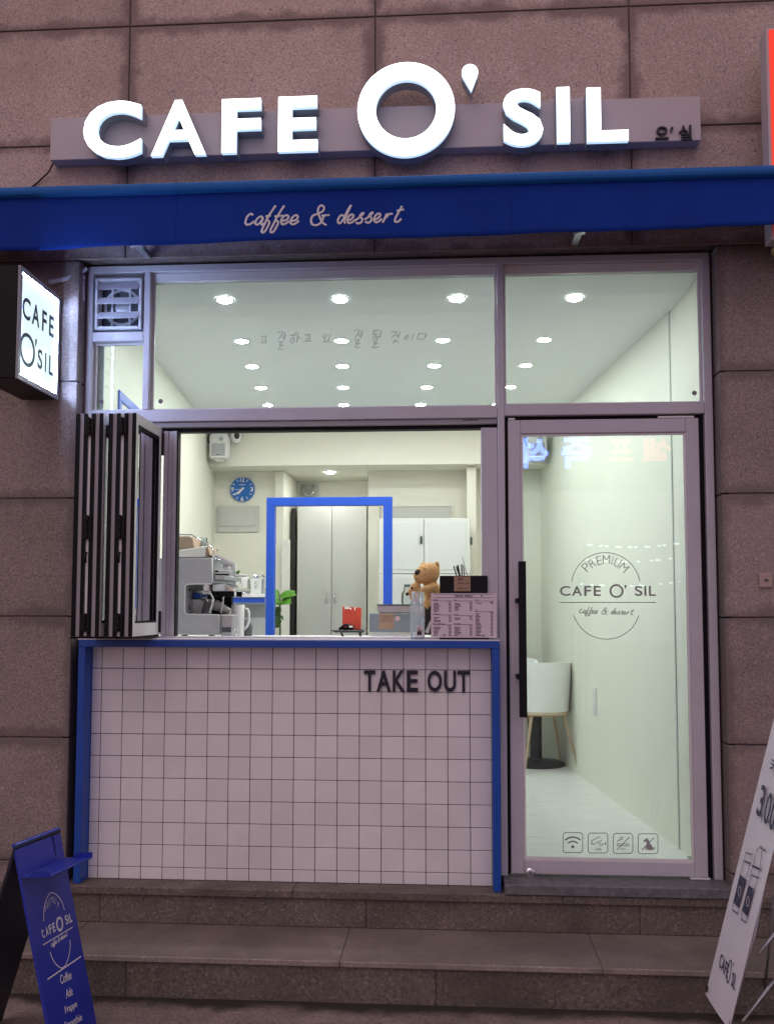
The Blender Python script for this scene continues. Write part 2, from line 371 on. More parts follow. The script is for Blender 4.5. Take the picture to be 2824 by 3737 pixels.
# ------------------------------------------------------------------ lettering helpers
_TX = {}
def text2d(body, offset=0.0):
    """flat outline mesh (verts 2-D, faces) of a word in the built-in face"""
    key = (body, offset)
    if key in _TX: return _TX[key]
    c = bpy.data.curves.new('lettering', 'FONT'); c.body = body; c.size = 1.0; c.offset = offset; c.resolution_u = 5; c.dimensions = '2D'; c.fill_mode = 'FRONT'
    o = bpy.data.objects.new('lettering', c); COL.objects.link(o)
    bpy.context.view_layer.update()
    me = bpy.data.meshes.new_from_object(o.evaluated_get(bpy.context.evaluated_depsgraph_get()))
    bm = bmesh.new(); bm.from_mesh(me); bmesh.ops.remove_doubles(bm, verts=bm.verts, dist=1e-5)
    bmesh.ops.dissolve_limit(bm, angle_limit=.001, verts=bm.verts, edges=bm.edges)
    bm.verts.index_update()
    v = [(p.co.x, p.co.y) for p in bm.verts]; f = [tuple(q.index for q in fc.verts) for fc in bm.faces]
    bm.free(); bpy.data.meshes.remove(me); bpy.data.objects.remove(o); bpy.data.curves.remove(c)
    xs = [p[0] for p in v]; ys = [p[1] for p in v]; x0, x1, y0, y1 = min(xs), max(xs), min(ys), max(ys)
    v = [((p[0] - x0) / (x1 - x0), (p[1] - y0) / (y1 - y0)) for p in v]
    _TX[key] = (v, f, (x1 - x0), (y1 - y0)); return _TX[key]
for _t in ([(c, .030) for c in 'CFESIL'] + [('A', .020)] + [(c, .012) for c in 'CAFESIL'] + [(c, -.018) for c in 'PREMIU'] + [(c, -.02) for c in 'PREMIU'] + [(c, .010) for c in 'CAFESIL30,카페'] + [(c, .018) for c in 'CAFESIL'] + [(c, .02) for c in 'CAFESIL'] +
           [(c, .022) for c in 'TAKEOU오실'] + [('24h', 0.0), ('NO', 0.0)] + [(c, .03) for c in '석즉프셀'] + [(c, .006) for c in ('Coffee', 'Ade', 'Frappe', 'Smoothie')] + [(c, .03) for c in ('12', '3', '6', '9')] + [('coffee', 0.0), ('DRINK MENU', .02)] +
           [(c, .012) for c in ('Coffee', 'Ade', 'Juice', 'Coldbrew', 'Frappe', 'Tea', 'Non coffee latte', 'Smoothie')]):
    text2d(*_t)
def word(g, body, o, ex, ey, depth, offset=0.0, mi=0, mface=None, back=False):
    """word stretched to the box o, o+ex, o+ey; face at o+depth, sides back to o"""
    v, f, w, h = text2d(body, offset); o = Vector(o); ex = Vector(ex); ey = Vector(ey); dv = Vector(depth); n = len(v)
    a = [o + ex * p[0] + ey * p[1] for p in v]; b = [p + dv for p in a]
    g.add(a + b, [tuple(i + n for i in q) for q in f], mi if mface is None else mface)
    base = len(g.v) - 2 * n
    if back: g.f += [tuple(base + i for i in reversed(q)) for q in f]; g.m += [mi] * len(f)
    cnt = {}
    for q in f:
        for i in range(len(q)):
            e = (q[i], q[(i + 1) % len(q)]); k = tuple(sorted(e)); cnt.setdefault(k, []).append(e)
    for k, es in cnt.items():
        if len(es) == 1:
            i, j = es[0]; g.f.append((base + i, base + j, base + j + n, base + i + n)); g.m.append(mi)
    return g
def smooth_line(p, k=5):
    p = [Vector((q[0], q[1], 0)) for q in p]; out = []
    if len(p) < 3: return [(q.x, q.y) for q in p]
    for i in range(len(p) - 1):
        a, b, c, d = p[max(i - 1, 0)], p[i], p[i + 1], p[min(i + 2, len(p) - 1)]
        for j in range(k):
            t = j / k
            q = .5 * ((2 * b) + (c - a) * t + (2 * a - 5 * b + 4 * c - d) * t * t + (3 * b - a - 3 * c + d) * t ** 3); out.append((q.x, q.y))
    out.append((p[-1].x, p[-1].y)); return out
def strokes(g, lines, fmap, r, normal, flat=.25, mi=0, curve=True, n=6):
    for l in lines:
        pts = smooth_line(l) if curve else l
        g.tube([fmap(x, y) for x, y in pts], r, n, mi, flat=(normal, flat))
    return g
CAFFEE = [[(185, 215), (165, 200), (135, 225), (117, 270), (125, 300), (160, 298), (195, 270)],
    [(275, 240), (255, 225), (222, 250), (207, 285), (222, 303), (250, 285), (277, 238), (262, 285), (270, 302), (292, 288)],
    [(390, 122), (355, 175), (320, 235), (290, 300), (268, 350), (270, 373), (292, 368), (320, 320), (335, 280), (318, 264), (300, 268)], [(298, 225), (348, 216)],
    [(468, 122), (435, 175), (400, 235), (370, 300), (347, 350), (350, 373), (372, 368), (400, 320), (414, 280), (398, 264), (382, 268)], [(378, 225), (458, 216)],
    [(445, 268), (490, 255), (507, 228), (490, 212), (460, 228), (440, 265), (447, 293), (477, 293), (512, 268)],
    [(530, 268), (575, 255), (592, 226), (577, 210), (546, 228), (526, 265), (532, 293), (563, 293), (602, 262)]]
AMP = [[(850, 298), (812, 270), (778, 195), (778, 142), (806, 118), (828, 136), (818, 170), (770, 196), (728, 214), (711, 252), (722, 290), (756, 300), (800, 275), (828, 212)], [(805, 212), (880, 204)]]
DESSERT = [[(1012, 215), (985, 205), (960, 235), (955, 270), (975, 278), (1005, 240), (1040, 170), (1075, 112), (1040, 190), (1016, 250), (1020, 282)],
    [(1040, 255), (1078, 240), (1097, 210), (1080, 198), (1055, 215), (1040, 250), (1052, 276), (1082, 270), (1112, 245)],
    [(1112, 250), (1150, 225), (1188, 186), (1170, 190), (1157, 215), (1177, 240), (1165, 270), (1137, 279), (1117, 268)],
    [(1197, 243), (1235, 218), (1273, 180), (1256, 184), (1242, 208), (1262, 232), (1250, 262), (1222, 271), (1202, 260)],
    [(1284, 245), (1322, 230), (1341, 200), (1324, 188), (1299, 205), (1284, 240), (1296, 266), (1326, 260), (1356, 235)],
    [(1362, 272), (1385, 225), (1402, 188), (1388, 232), (1420, 196), (1455, 192)],
    [(1540, 122), (1510, 175), (1478, 235), (1480, 263), (1506, 262), (1532, 235)], [(1490, 166), (1558, 152)]]
SCRIPT = CAFFEE + AMP + DESSERT

# ================================================================== SETTING: ground, steps, room
def slab(name, x0, x1, y0, y1, z0, z1, m, parent, bev=.004): return G().box(x0, x1, y0, y1, z0, z1).o(name, m, parent, bev)
GZ = -.33
g = G().add([(-40, -40, GZ), (40, -40, GZ), (40, 20, GZ), (-40, 20, GZ)], [(0, 1, 2, 3)])
structure(g.o('ground', GROUND))
steps = structure(G().box(-2.6, 5.2, -.45, .0, GZ - .1, -.19).box(-2.6, 5.2, -.09, .3, -.19, -.038).o('steps', JOINT))
def run(name, xs, y0, y1, z0, z1, m, gap=.0009):
    for a, b in zip(xs[:-1], xs[1:]): slab(name, a + gap / 2, b - gap / 2, y0, y1, z0, z1, m, steps)
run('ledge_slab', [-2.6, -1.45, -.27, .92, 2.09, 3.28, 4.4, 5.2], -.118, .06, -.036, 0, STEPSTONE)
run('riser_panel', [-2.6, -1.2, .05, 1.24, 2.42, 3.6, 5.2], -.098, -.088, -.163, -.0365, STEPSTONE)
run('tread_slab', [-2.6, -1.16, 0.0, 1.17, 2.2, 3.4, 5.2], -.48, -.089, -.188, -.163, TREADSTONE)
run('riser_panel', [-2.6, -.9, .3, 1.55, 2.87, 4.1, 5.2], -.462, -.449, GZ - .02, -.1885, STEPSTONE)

UL, UR, ZC, ZF, YB, ZB = -.045, 2.79, 2.75, .05, 3.4, 2.42
structure(G().rbox(UL - .1, UR + .1, .09, 4.6, ZF - .12, ZF).o('floor', FLOORM))
structure(G().rbox(UL - .1, UR + .1, .45, 3.40, ZC, ZC + .1).hexa([rm(UL - .1, .0575, 2.792), rm(UR + .1, .0575, 2.792), rm(UR + .1, .4499, ZC), rm(UL - .1, .4499, ZC), rm(UL - .1, .0575, 2.9), rm(UR + .1, .0575, 2.9), rm(UR + .1, .4499, ZC + .1), rm(UL - .1, .4499, ZC + .1)]).o('ceiling', CEIL))
structure(G().rbox(UL - .1, UL, .0865, 4.6, ZF, ZC + .045).o('wall_left', WALLIN))
wr = structure(G().rbox(UR, UR + .1, .0865, 4.6, ZF, ZC + .045).o('wall_right', WALLIN))
G().rbox(UR - .004, UR - .0005, .50, .516, ZF, ZC - .003).o('wall_joint_trim', mat('grey_trim', (.50, .53, .50), .5), wr)
structure(G().rbox(UL, UR, YB, 3.77, ZB, ZC + .1).o('ceiling_beam', WALLIN))
yb = 3.77
xp0, xp1 = at(592, 1150, 3.70).x, at(613, 1150, 3.70).x
xr = at(795, 1100, yb).x
wb = structure(G().box(-.6, xp0 + .02, yb, yb + .1, ZF, ZB).box(xr, 2.7, yb, yb + .1, ZF, ZB).box(xp0 - .05, xr + .2, 4.40, 4.5, ZF, ZB).box(xp0 - .05, xr + .15, yb + .0, 4.4, ZB, ZB + .1)
               .box(xr, xr + .1, yb + .1, 4.4, ZF, ZB).o('wall_back', WALLIN))
G().box(xp0, xp1, 3.70, 4.40, ZF, ZB - .002).o('wall_pier', WALLIN, wb, .006)
xq0, xq1 = at(1009, 1200, 3.5).x, at(1030, 1200, 3.5).x
G().box(xq0, xq1, 3.5, 3.768, ZF, ZB - .002).o('wall_pier', WALLIN, wb, .006)
a, b = at(821, 1096, yb), at(976, 1375, yb)
G().box(a.x, b.x, yb - .012, yb - .0005, ZF, a.z).o('door_panel', CABW, wb)
G().box(a.x - .012, a.x - .002, yb - .02, yb - .0005, ZF, a.z + .012).box(b.x + .002, b.x + .012, yb - .02, yb - .0005, ZF, a.z + .012).box(a.x - .001, b.x + .001, yb - .02, yb - .0005, a.z + .002, a.z + .012).o('door_casing', WALLIN, wb)

# ================================================================== granite front of the building
fac = thing('granite_building_front', 'pink granite slab cladding around the shop front, with recessed joints', 'building wall', (1.3, 0, 0))
XL, XR, ZT = -.118, 2.812, 2.866
bk = G().box(-3.2, XL - .0305, -.074, .2, GZ, ZT + .012).box(XR + .0305, 6.0, -.074, .2, GZ, ZT + .012).box(-3.2, 6.0, -.074, .2, ZT + .0125, 6.0)
bk.o('backing_wall', JOINT, fac)
zs = [GZ, .095, .645, 1.195, 1.741, 2.290, ZT]
zu = [ZT, 3.425, 4.003, 4.58, 5.2]
xsu = [-2.24, -1.07, .10, 1.272, 2.442, 3.61, 4.78]
jg = .006
def panel(x0, x1, z0, z1, m=None):
    dy = random.uniform(-.0012, .0012)
    G().box(x0 + jg / 2, x1 - jg / 2, -.08 + dy, -.0745 if z0 > 2.8 else -.0745, z0 + jg / 2, z1 - jg / 2).o('granite_panel', m or GRANITE, fac, .003)
for z0, z1 in zip(zs[:-1], zs[1:]):
    for x0, x1 in ((-2.24, -1.07), (-1.07, XL + jg / 2), (XR - jg / 2, 3.61), (3.61, 4.78)):
        panel(x0, x1, z0, z1)
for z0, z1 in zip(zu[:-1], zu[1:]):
    for x0, x1 in zip(xsu[:-1], xsu[1:]): panel(x0, x1, z0, z1, FLAMED_LIT)
# jamb returns of the opening
for k, (z0, z1) in enumerate(zip(zs[:-1], zs[1:])):
    G().box(XL - .03, XL, -.0743, .09, max(z0, .001) + jg / 2, z1 - jg / 2).o('jamb_return', GRANITE, fac, .002)
    G().box(XR, XR + .03, -.0743, .09, max(z0, .001) + jg / 2, z1 - jg / 2).o('jamb_return', GRANITE, fac, .002)

# ================================================================== shop window frame
fr = thing('shop_window_frame', 'grey painted aluminium frame holding the glass above window and door', 'window frame', (1.3, 0, 0))
F0, F1 = 0.0, .085
def bar(name, x0, x1, z0, z1, y0=F0, y1=F1, m=ALU, p=fr, bev=.003): return G().box(x0, x1, y0, y1, z0, z1).o(name, m, p, bev)
X0, X1 = -.113, 2.803
bar('head_bar', X0, X1, 2.832, 2.866)
bar('side_bar', X0, X0 + .030, 1.10, 2.8315)
bar('side_bar', 2.766, X1, .046, 2.8315)
bar('mullion', .166, .197, 2.1685, 2.8315)
bar('mullion', 1.833, 1.865, .046, 2.8315)
bar('transom', X0 + .0305, 1.8325, 2.110, 2.168)
bar('transom', 1.8655, 2.7655, 2.118, 2.172)
bar('mid_bar', X0 + .0305, .1655, 2.500, 2.545)
bar('head_lining', .1975, 1.8325, 2.790, 2.8315, .022, .049, ALUW, fr, .002)
bar('head_lining', 1.8655, 2.7655, 2.790, 2.8315, .022, .049, ALUW, fr, .002)
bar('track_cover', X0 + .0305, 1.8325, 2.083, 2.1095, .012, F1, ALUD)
bar('track_slot', X0 + .0305, 1.8325, 2.066, 2.0825, .03, F1, RUBBER)
bar('jamb_post', 1.757, 1.8325, 1.1035, 2.0655, .008, F1, ALU)
for (x0, x1, y0) in ((.272, .292, .004), (.2925, .3155, .012), (.316, .3345, .004)):
    bar('jamb_profile', x0, x1, 1.1035, 2.0655, y0, .05, ALU, fr, .002)
bar('jamb_seal', .335, .341, 1.1035, 2.0655, .006, .05, RUBBER, fr, .001)
def pane(x0, x1, z0, z1, y, p, bead=True, nm='glass_pane'):
    gp = G().box(x0, x1, y, y + .006, z0, z1).o(nm, GLASS, p)
    if bead:
        w = .010
        G().box(x0, x0 + w, y - .012, y - .001, z0, z1).box(x1 - w, x1, y - .012, y - .001, z0, z1).box(x0 + w, x1 - w, y - .012, y - .001, z1 - w, z1).box(x0 + w, x1 - w, y - .012, y - .001, z0, z0 + w).o('glazing_bead', ALUW, gp)
    return gp
pane(.1975, 1.8325, 2.1685, 2.8315, .05, fr)
pane(1.8655, 2.7655, 2.1725, 2.8315, .05, fr)
pane(X0 + .0305, .1655, 2.1685, 2.4995, .05, fr)
# small round stickers in the glass corners
for (x, y) in ((219, 868), (347, 867), (1500, 849)):
    c = at(x, y, .047)
    s = G().cyl(c, c + Vector((0, -.0015, 0)), .011, n=20).o('round_sticker', DECALF, fr)
    gs = G(); gs.ring(c + Vector((0, -.0016, 0)), (1, 0, 0), (0, 0, 1), .0085, .0105, (0, -.0006, 0), n=24)
    strokes(gs, [[(-.005, -.003), (0, .004), (.005, -.002)]], lambda u, w: c + Vector((u, -.002, w)), .0013, (0, 1, 0), curve=False); gs.o('sticker_print', INK, s)
bar('maker_mark', at(1000, 905).x, at(1033, 905).x, 2.100, 2.104, .0105, .013, INK, fr, 0)

# handwriting in marker on the big upper pane
def hw(x, y): return at(485.5 + x * .2833, 680.9 + y * .2833, .0475)
HG = [[(275, 165), (315, 160), (305, 205)], [(290, 185), (290, 208)], [(268, 212), (325, 208)]]
HJ = [[(400, 132), (445, 130), (405, 190)], [(428, 150), (450, 180)], [(462, 128), (452, 190)], [(458, 158), (472, 156)], [(405, 205), (440, 200), (415, 228), (445, 225)], [(445, 225), (405, 258), (450, 258)]]
HH = [[(555, 128), (530, 142)], [(500, 155), (545, 150)], [(525, 165), (500, 195), (515, 212), (530, 190), (520, 168)], [(560, 140), (548, 205)], [(553, 175), (580, 172)]]
def sh(l, dx, dy=0): return [[(x + dx, y + dy) for x, y in q] for q in l]
HI = [[(765, 142), (748, 162), (765, 172), (780, 150), (765, 142)], [(808, 140), (790, 185)], [(768, 178), (745, 212)], [(758, 192), (778, 212)], [(795, 182), (775, 208)], [(785, 190), (808, 210)]]
HD = [[(1135, 115), (1180, 112)], [(1140, 118), (1130, 145), (1175, 140)], [(1155, 148), (1150, 162)], [(1122, 166), (1180, 160)], [(1196, 118), (1180, 172)], [(1125, 185), (1165, 180), (1135, 212), (1165, 210)], [(1165, 210), (1122, 246), (1178, 240)]]
HK = [[(1268, 125), (1312, 128), (1270, 178)], [(1300, 155), (1325, 150)], [(1338, 125), (1322, 178)], [(1305, 180), (1280, 215)], [(1298, 192), (1326, 210)]]
HE = [[(1392, 148), (1370, 172), (1385, 182), (1402, 160), (1392, 148)], [(1440, 140), (1425, 188)]]
HT = [[(1475, 142), (1515, 138)], [(1480, 145), (1470, 182), (1512, 178)], [(1535, 132), (1520, 188)], [(1528, 160), (1548, 157)]]
g = strokes(G(), sh(HG, 0, 0) + HJ + HH + sh(HG, 335, -12) + HI + sh(HJ, 585, -14) + HD + HK + HE + HT, hw, .0015, (0, 1, 0), .2)
g.o('handwriting', SCRIBBLE, fr)

# ================================================================== exhaust fan in the small upper opening
fan = thing('louvred_exhaust_fan', 'white louvred exhaust fan in the small upper left opening', 'exhaust fan', (.04, .03, 2.55))
fx0, fx1, fz0, fz1 = -.072, .156, 2.556, 2.806
G().box(-.0815, .1655, .06, .066, 2.5465, 2.8305).o('backing_panel', mat('fan_back', (.05, .052, .07), .5), fan)
G().box(fx0, fx0 + .014, -.004, .058, fz0, fz1).box(fx1 - .014, fx1, -.004, .058, fz0, fz1).box(fx0 + .014, fx1 - .014, -.004, .058, fz1 - .014, fz1).box(fx0 + .014, fx1 - .014, -.004, .058, fz0, fz0 + .016).o('fan_frame', LILACPL, fan, .003)
for k in range(3):
    zt = 2.786 - k * .070
    G().prism([(fx0 + .012, .012, zt), (fx0 + .012, -.028, zt - .042), (fx0 + .012, -.030, zt - .046), (fx0 + .012, .0, zt - .034 + .012), (fx0 + .012, .016, zt - .002)], (fx1 - fx0 - .026, 0, 0)).o('louvre_slat', LILACPL, fan, .001)
G().ring((.042, .052, 2.68), (1, 0, 0), (0, 0, 1), .078, .092, (0, .008, 0), n=40).o('fan_shroud', LILACPL, fan)
G().lathe((.042, .059, 2.68), [(.036, 0), (.034, .012), (.02, .016)], 24, axis=(0, -1, 0)).o('fan_hub', LILACPL, fan, smooth=40)
for k in range(5):
    q = math.radians(72 * k + 10); d = Vector((math.cos(q), 0, math.sin(q))); t = Vector((-math.sin(q), 0, math.cos(q)))
    G().prism([Vector((.042, .054, 2.68)) + d * .03 - t * .01, Vector((.042, .054, 2.68)) + d * .076 - t * .026, Vector((.042, .048, 2.68)) + d * .076 + t * .02, Vector((.042, .048, 2.68)) + d * .03 + t * .014], (0, .003, 0)).o('fan_blade', DRAIN, fan)
for x in (.0, .086):
    G().box(x - .004, x + .004, .030, .036, fz0 + .016, fz1 - .014).o('guard_bar', LILACPL, fan)

# ================================================================== glass door
door = thing('glass_shop_door', 'glass door in a grey frame with printed cafe logo and long black pull', 'door', (2.31, .02, .05))
D0, D1, DZ0, DZ1 = 1.880, 2.739, .056, 2.098
G().box(D0, D0 + .057, .004, .05, DZ0, DZ1).o('door_stile', ALU, door, .003)
G().box(D1 - .057, D1, .004, .05, DZ0, DZ1).o('door_stile', ALU, door, .003)
G().box(D0 + .0575, D1 - .0575, .004, .05, 2.034, DZ1).o('door_rail', ALU, door, .003)
G().box(D0 + .0575, D1 - .0575, .004, .05, DZ0, .118).o('door_rail', ALU, door, .003)
PY = .024
dp = pane(D0 + .0575, D1 - .0575, .1185, 2.0335, PY, door)
G().box(1.8655, D0 - .001, .03, .07, .05, 2.117).box(D1 + .001, 2.7655, .03, .07, .05, 2.117).box(D0 - .0005, D1 + .0005, .03, .07, 2.0985, 2.117).o('door_gap_seal', RUBBER, door)
hx = at(1129, 1380, -.07).x
a, b = at(1128, 1213, -.07), at(1133, 1550, -.07)
pull = G().box(hx - .0165, hx + .0165, -.085, -.055, b.z, a.z).o('pull_handle', BLACK, door, .002)
for (x, y) in ((1112, 1298), (1115, 1462)):
    c = at(x, y, -.05); G().box(1.905, hx - .017, -.08, -.058, c.z - .011, c.z + .011).box(1.905, 1.925, -.058, .004, c.z - .009, c.z + .009).o('handle_bracket', BLACK, pull, .002)
c = at(1145, 1887, .0)
G().lathe((c.x, .0035, c.z), [(.022, 0), (.022, .006), (.017, .010), (.012, .011)], 28, axis=(0, -1, 0)).o('lock_cylinder', CHROME, door, smooth=35)
G().box(c.x - .002, c.x + .002, -.0085, -.0076, c.z - .007, c.z + .007).o('key_slot', RUBBER, door)
G().box(2.56, 2.72, .006, .026, 2.1005, 2.1085).box(1.882, 1.912, .006, .026, 2.1005, 2.108).o('pivot_plate', WHITEPL, door)
G().box(2.66, 2.745, -.004, .02, .0475, .0545).o('pivot_plate', WHITEPL, door, .001)
# printed logo on the pane
def lg(x, y): return at(1095.3 + x * .2514, 1154.5 + y * .2514, PY - .0012)
_c1, _c2 = lg(848, 449), lg(850, 614)
_k = (lg(1000, 500) - lg(900, 500)).x / 100
g = G()
g.ring(_c1, (1, 0, 0), (0, 0, 1), 293 * _k, 299 * _k, (0, -.0006, 0), 9.5, 170.5, 72)
g.ring(_c2, (1, 0, 0), (0, 0, 1), 288 * _k, 294 * _k, (0, -.0006, 0), 197, 343, 64)
def lbox(x0, x1, y0, y1):
    p, q = lg(x0, y1), lg(x1, y0); return p, Vector((q.x - p.x, 0, 0)), Vector((0, 0, q.z - p.z))
for t, x0, x1 in (('C', 455, 543), ('A', 558, 643), ('F', 664, 722), ('E', 745, 805), ('S', 1098, 1162), ('I', 1180, 1196), ('L', 1220, 1277)):
    word(g, t, *lbox(x0, x1, 445, 530), (0, -.0006, 0), .012)
g.ring(lg(940, 488), (1, 0, 0), (0, 0, 1), 44 * _k, 60 * _k, (0, -.0006, 0), n=48)
g.ball(lg(1018, 447), (9 * _k, .0004, 12 * _k), n=12); g.prism([lg(1010, 450), lg(1026, 450), lg(1014, 474)], (0, -.0006, 0))
p, ex, ey = lbox(455, 1278, 583, 589); g.box(p.x, p.x + ex.x, p.y - .0006, p.y, p.z, p.z + ey.z)
for ch, (x, y), in zip('PREMIUM', ((680, 283), (733, 249), (793, 226), (853, 218), (906, 226), (949, 245), (1004, 287))):
    dx, dy = x - 848, 449 - y; th = math.atan2(dx, dy); w = {'I': 5, 'M': 62, 'E': 44}.get(ch, 50) * _k; h = 76 * _k
    ex = Vector((math.cos(th), 0, -math.sin(th))); ey = Vector((math.sin(th), 0, math.cos(th)))
    word(g, ch, lg(x, y) - ex * w / 2 - ey * h / 2, ex * w, ey * h, (0, -.0006, 0), -.018)
strokes(g, SCRIPT, lambda x, y: lg(620 + (x - 110) * 470 / 1450, 615 + (y - 112) * 470 / 1450 + (x - 110) * .02), 3.0 * _k, (0, 1, 0), .2)
g.o('logo_print', DECAL, dp)
# four notice symbols
def ic(x, y): return at(1184 + x * .1594, 1746.6 + y * .1594, PY - .0012)
_ki = (ic(1000, 500) - ic(900, 500)).x / 100
def rrect(x0, x1, y0, y1, r):
    out = []
    for (cx_, cy_, a0) in ((x1 - r, y0 + r, -90), (x1 - r, y1 - r, 0), (x0 + r, y1 - r, 90), (x0 + r, y0 + r, 180)):
        for j in range(6): q = math.radians(a0 + 18 * j); out.append((cx_ + r * math.cos(q), cy_ + r * math.sin(q)))
    return out + [out[0]]
for i, (x0, x1, nm) in enumerate(((202, 468, 'wifi_symbol'), (542, 808, 'camera_symbol'), (882, 1148, 'no_smoking_symbol'), (1220, 1488, 'no_pets_symbol'))):
    dy = i * 5; g = G()
    strokes(g, [rrect(x0, x1, 335 + dy, 605 + dy, 38)], ic, 5.5 * _ki, (0, 1, 0), .2, curve=False)
    if i == 0:
        for rr, wd, y in ((150, 11, 545), (92, 10, 545)):
            strokes(g, [[(335 + rr * math.sin(math.radians(t)), y - rr * math.cos(math.radians(t))) for t in range(-44, 45, 8)]], ic, wd * _ki, (0, 1, 0), .15, curve=False)
        g.ball(ic(335, 525), (22 * _ki, .0004, 22 * _ki), n=16)
    if i == 1:
        strokes(g, [[(585, 445), (700, 388), (728, 437), (612, 496), (585, 445)], [(575, 462), (600, 500)], [(680, 465), (700, 490)], [(735, 495), (778, 480)], [(775, 460), (781, 505)]], ic, 5 * _ki, (0, 1, 0), .2, curve=False)
        g.ring(ic(715, 500), (1, 0, 0), (0, 0, 1), 13 * _ki, 20 * _ki, (0, -.0005, 0), n=20)
        p = ic(638, 578); q = ic(722, 540); word(g, '24h', p, (q.x - p.x, 0, 0), (0, 0, q.z - p.z), (0, -.0005, 0))
    if i == 2:
        strokes(g, [[(935, 568), (1100, 395)]], ic, 6 * _ki, (0, 1, 0), .2, curve=False)
        strokes(g, [[(932, 487), (1102, 487), (1102, 512), (932, 512), (932, 487)]], ic, 5 * _ki, (0, 1, 0), .2, curve=False)
        strokes(g, [[(935, 462), (950, 435), (975, 440), (980, 405), (1000, 392)], [(975, 430), (1000, 425), (1010, 400), (995, 392)]], ic, 4.5 * _ki, (0, 1, 0), .2)
        p = ic(985, 570); q = ic(1050, 538); word(g, 'NO', p, (q.x - p.x, 0, 0), (0, 0, q.z - p.z), (0, -.0005, 0))
    if i == 3:
        strokes(g, [[(1270, 570), (1440, 400)]], ic, 6 * _ki, (0, 1, 0), .2, curve=False)
        dog = [(1288, 436), (1330, 418), (1345, 405), (1355, 425), (1372, 450), (1380, 480), (1410, 515), (1425, 550), (1450, 515), (1440, 560), (1415, 570), (1345, 570), (1338, 540), (1330, 570), (1312, 570), (1330, 510), (1335, 470), (1320, 455), (1295, 455)]
        g.prism([ic(x, y) + Vector((0, -.0008, 0)) for x, y in dog], (0, .0005, 0), 1)
    g.o(nm, [DECAL, DECALF], dp)
c = at(1489, 1855, PY - .0012)
G().ring(c, (1, 0, 0), (0, 0, 1), .007, .0095, (0, -.0006, 0), n=24).ball(c, (.004, .0005, .004), n=10).o('round_sticker', INK, dp)
# stone sill under the door
tag(G().box(1.842, 2.850, -.128, .088, .0015, .046).o('door_sill_stone', SILLSTONE, None, .004), 'dark grey stone sill under the glass door', 'door sill')

# ================================================================== folded window leaves
fold = thing('folding_window', 'four glazed window leaves folded back in a stack left of the counter opening', 'folding window', (.14, -.18, 1.105))
LT = .052
lx = [.213, .143, .068, -.002]       # left faces of the leaves
LZ0, LZ1 = 1.112, 2.076
for i, x in enumerate(lx):
    y0, y1 = -.362 + .004 * (i % 2), -.002
    sw = .036
    lf = G().box(x + .012, x + LT - .012, y0, y0 + sw, LZ0, LZ1).box(x + .012, x + LT - .012, y1 - sw, y1, LZ0, LZ1).box(x + .012, x + LT - .012, y0 + sw, y1 - sw, LZ0, LZ0 + .062).box(x + .012, x + LT - .012, y0 + sw, y1 - sw, LZ1 - .05, LZ1).o('leaf', LEAFPAINT, fold, .001)
    for xx in (x, x + LT - .0115):
        side = 1 if xx > x + .01 else 0
        G().box(xx, xx + .0115, y0, y0 + sw - .006, LZ0, LZ1).box(xx, xx + .0115, y1 - sw + .006, y1, LZ0, LZ1).box(xx, xx + .0115, y0 + sw - .006, y1 - sw + .006, LZ0, LZ0 + .056).box(xx, xx + .0115, y0 + sw - .006, y1 - sw + .006, LZ1 - .044, LZ1).o('leaf_cover', ALUW, lf, .001)
    G().box(x - .0005, x + .0175, y0 - .004, y0 - .0003, LZ0 + .001, LZ1 - .001).o('gasket', RUBBER, lf)
    G().box(x + LT - .0165, x + LT + .0005, y0 - .004, y0 - .0003, LZ0 + .001, LZ1 - .001).o('gasket', RUBBER, lf)
    G().box(x - .004, x + LT + .002, y0 - .004, y1, LZ0 - .008, LZ0 - .0005).o('bottom_seal', RUBBER, lf)
    G().box(x + LT / 2 - .009, x + LT / 2 + .009, y0 + sw, y1 - sw, LZ0 + .062, LZ1 - .05).o('glass_pane', LEAFGLASS, lf)
    for xx in (x + LT - .0145, x + .0025):
        G().box(xx, xx + .012, y0 + sw - .005, y0 + sw + .004, LZ0 + .057, LZ1 - .045).box(xx, xx + .012, y1 - sw - .004, y1 - sw + .005, LZ0 + .057, LZ1 - .045).box(xx, xx + .012, y0 + sw + .004, y1 - sw - .004, LZ0 + .0572, LZ0 + .066).box(xx, xx + .012, y0 + sw + .004, y1 - sw - .004, LZ1 - .056, LZ1 - .0452).o('pane_seal', RUBBER, lf)
    if i in (0, 2):     # hinge pairs between this leaf and the next to its left
        xm = (lx[i + 1] + LT + x) / 2
        for z0, z1 in ((LZ1 - .096, LZ1 - .022), (1.53, 1.63), (LZ0 + .022, LZ0 + .098)):
            hb = G().box(xm - .021, xm + .021, y0 - .010, y0 - .0045, z0, z1).cyl((xm, y0 - .011, z0 - .002), (xm, y0 - .011, z1 + .002), .006, n=10)
            for q in range(3):
                zz = z0 + (z1 - z0) * (q + .5) / 3; hb.box(xm - .0085, xm + .0085, y0 - .0185, y0 - .011, zz - .006, zz + .006)
            hb.o('hinge', BLACK, lf, .001)
        G().box(xm - .006, xm + .006, y0 + .006, y0 + .014, LZ0 + .003, LZ1 - .003).o('weather_strip', WHITEPL, lf)
        G().tube([(xm, y0 - .004, 1.47), (xm + .001, y0 - .016, 1.465), (xm + .001, y0 - .018, 1.44), (xm - .001, y0 - .01, 1.43)], .006, 8).o('latch', BLACK, lf, smooth=True)
for z0, z1 in ((1.95, 2.055), (1.122, 1.22)):
    G().cyl((.2665, .0, z0), (.2665, .0, z1), .008, n=12).box(.258, .272, -.002, .012, z0 + .01, z1 - .01).o('pivot_hinge', BLACK, fold)

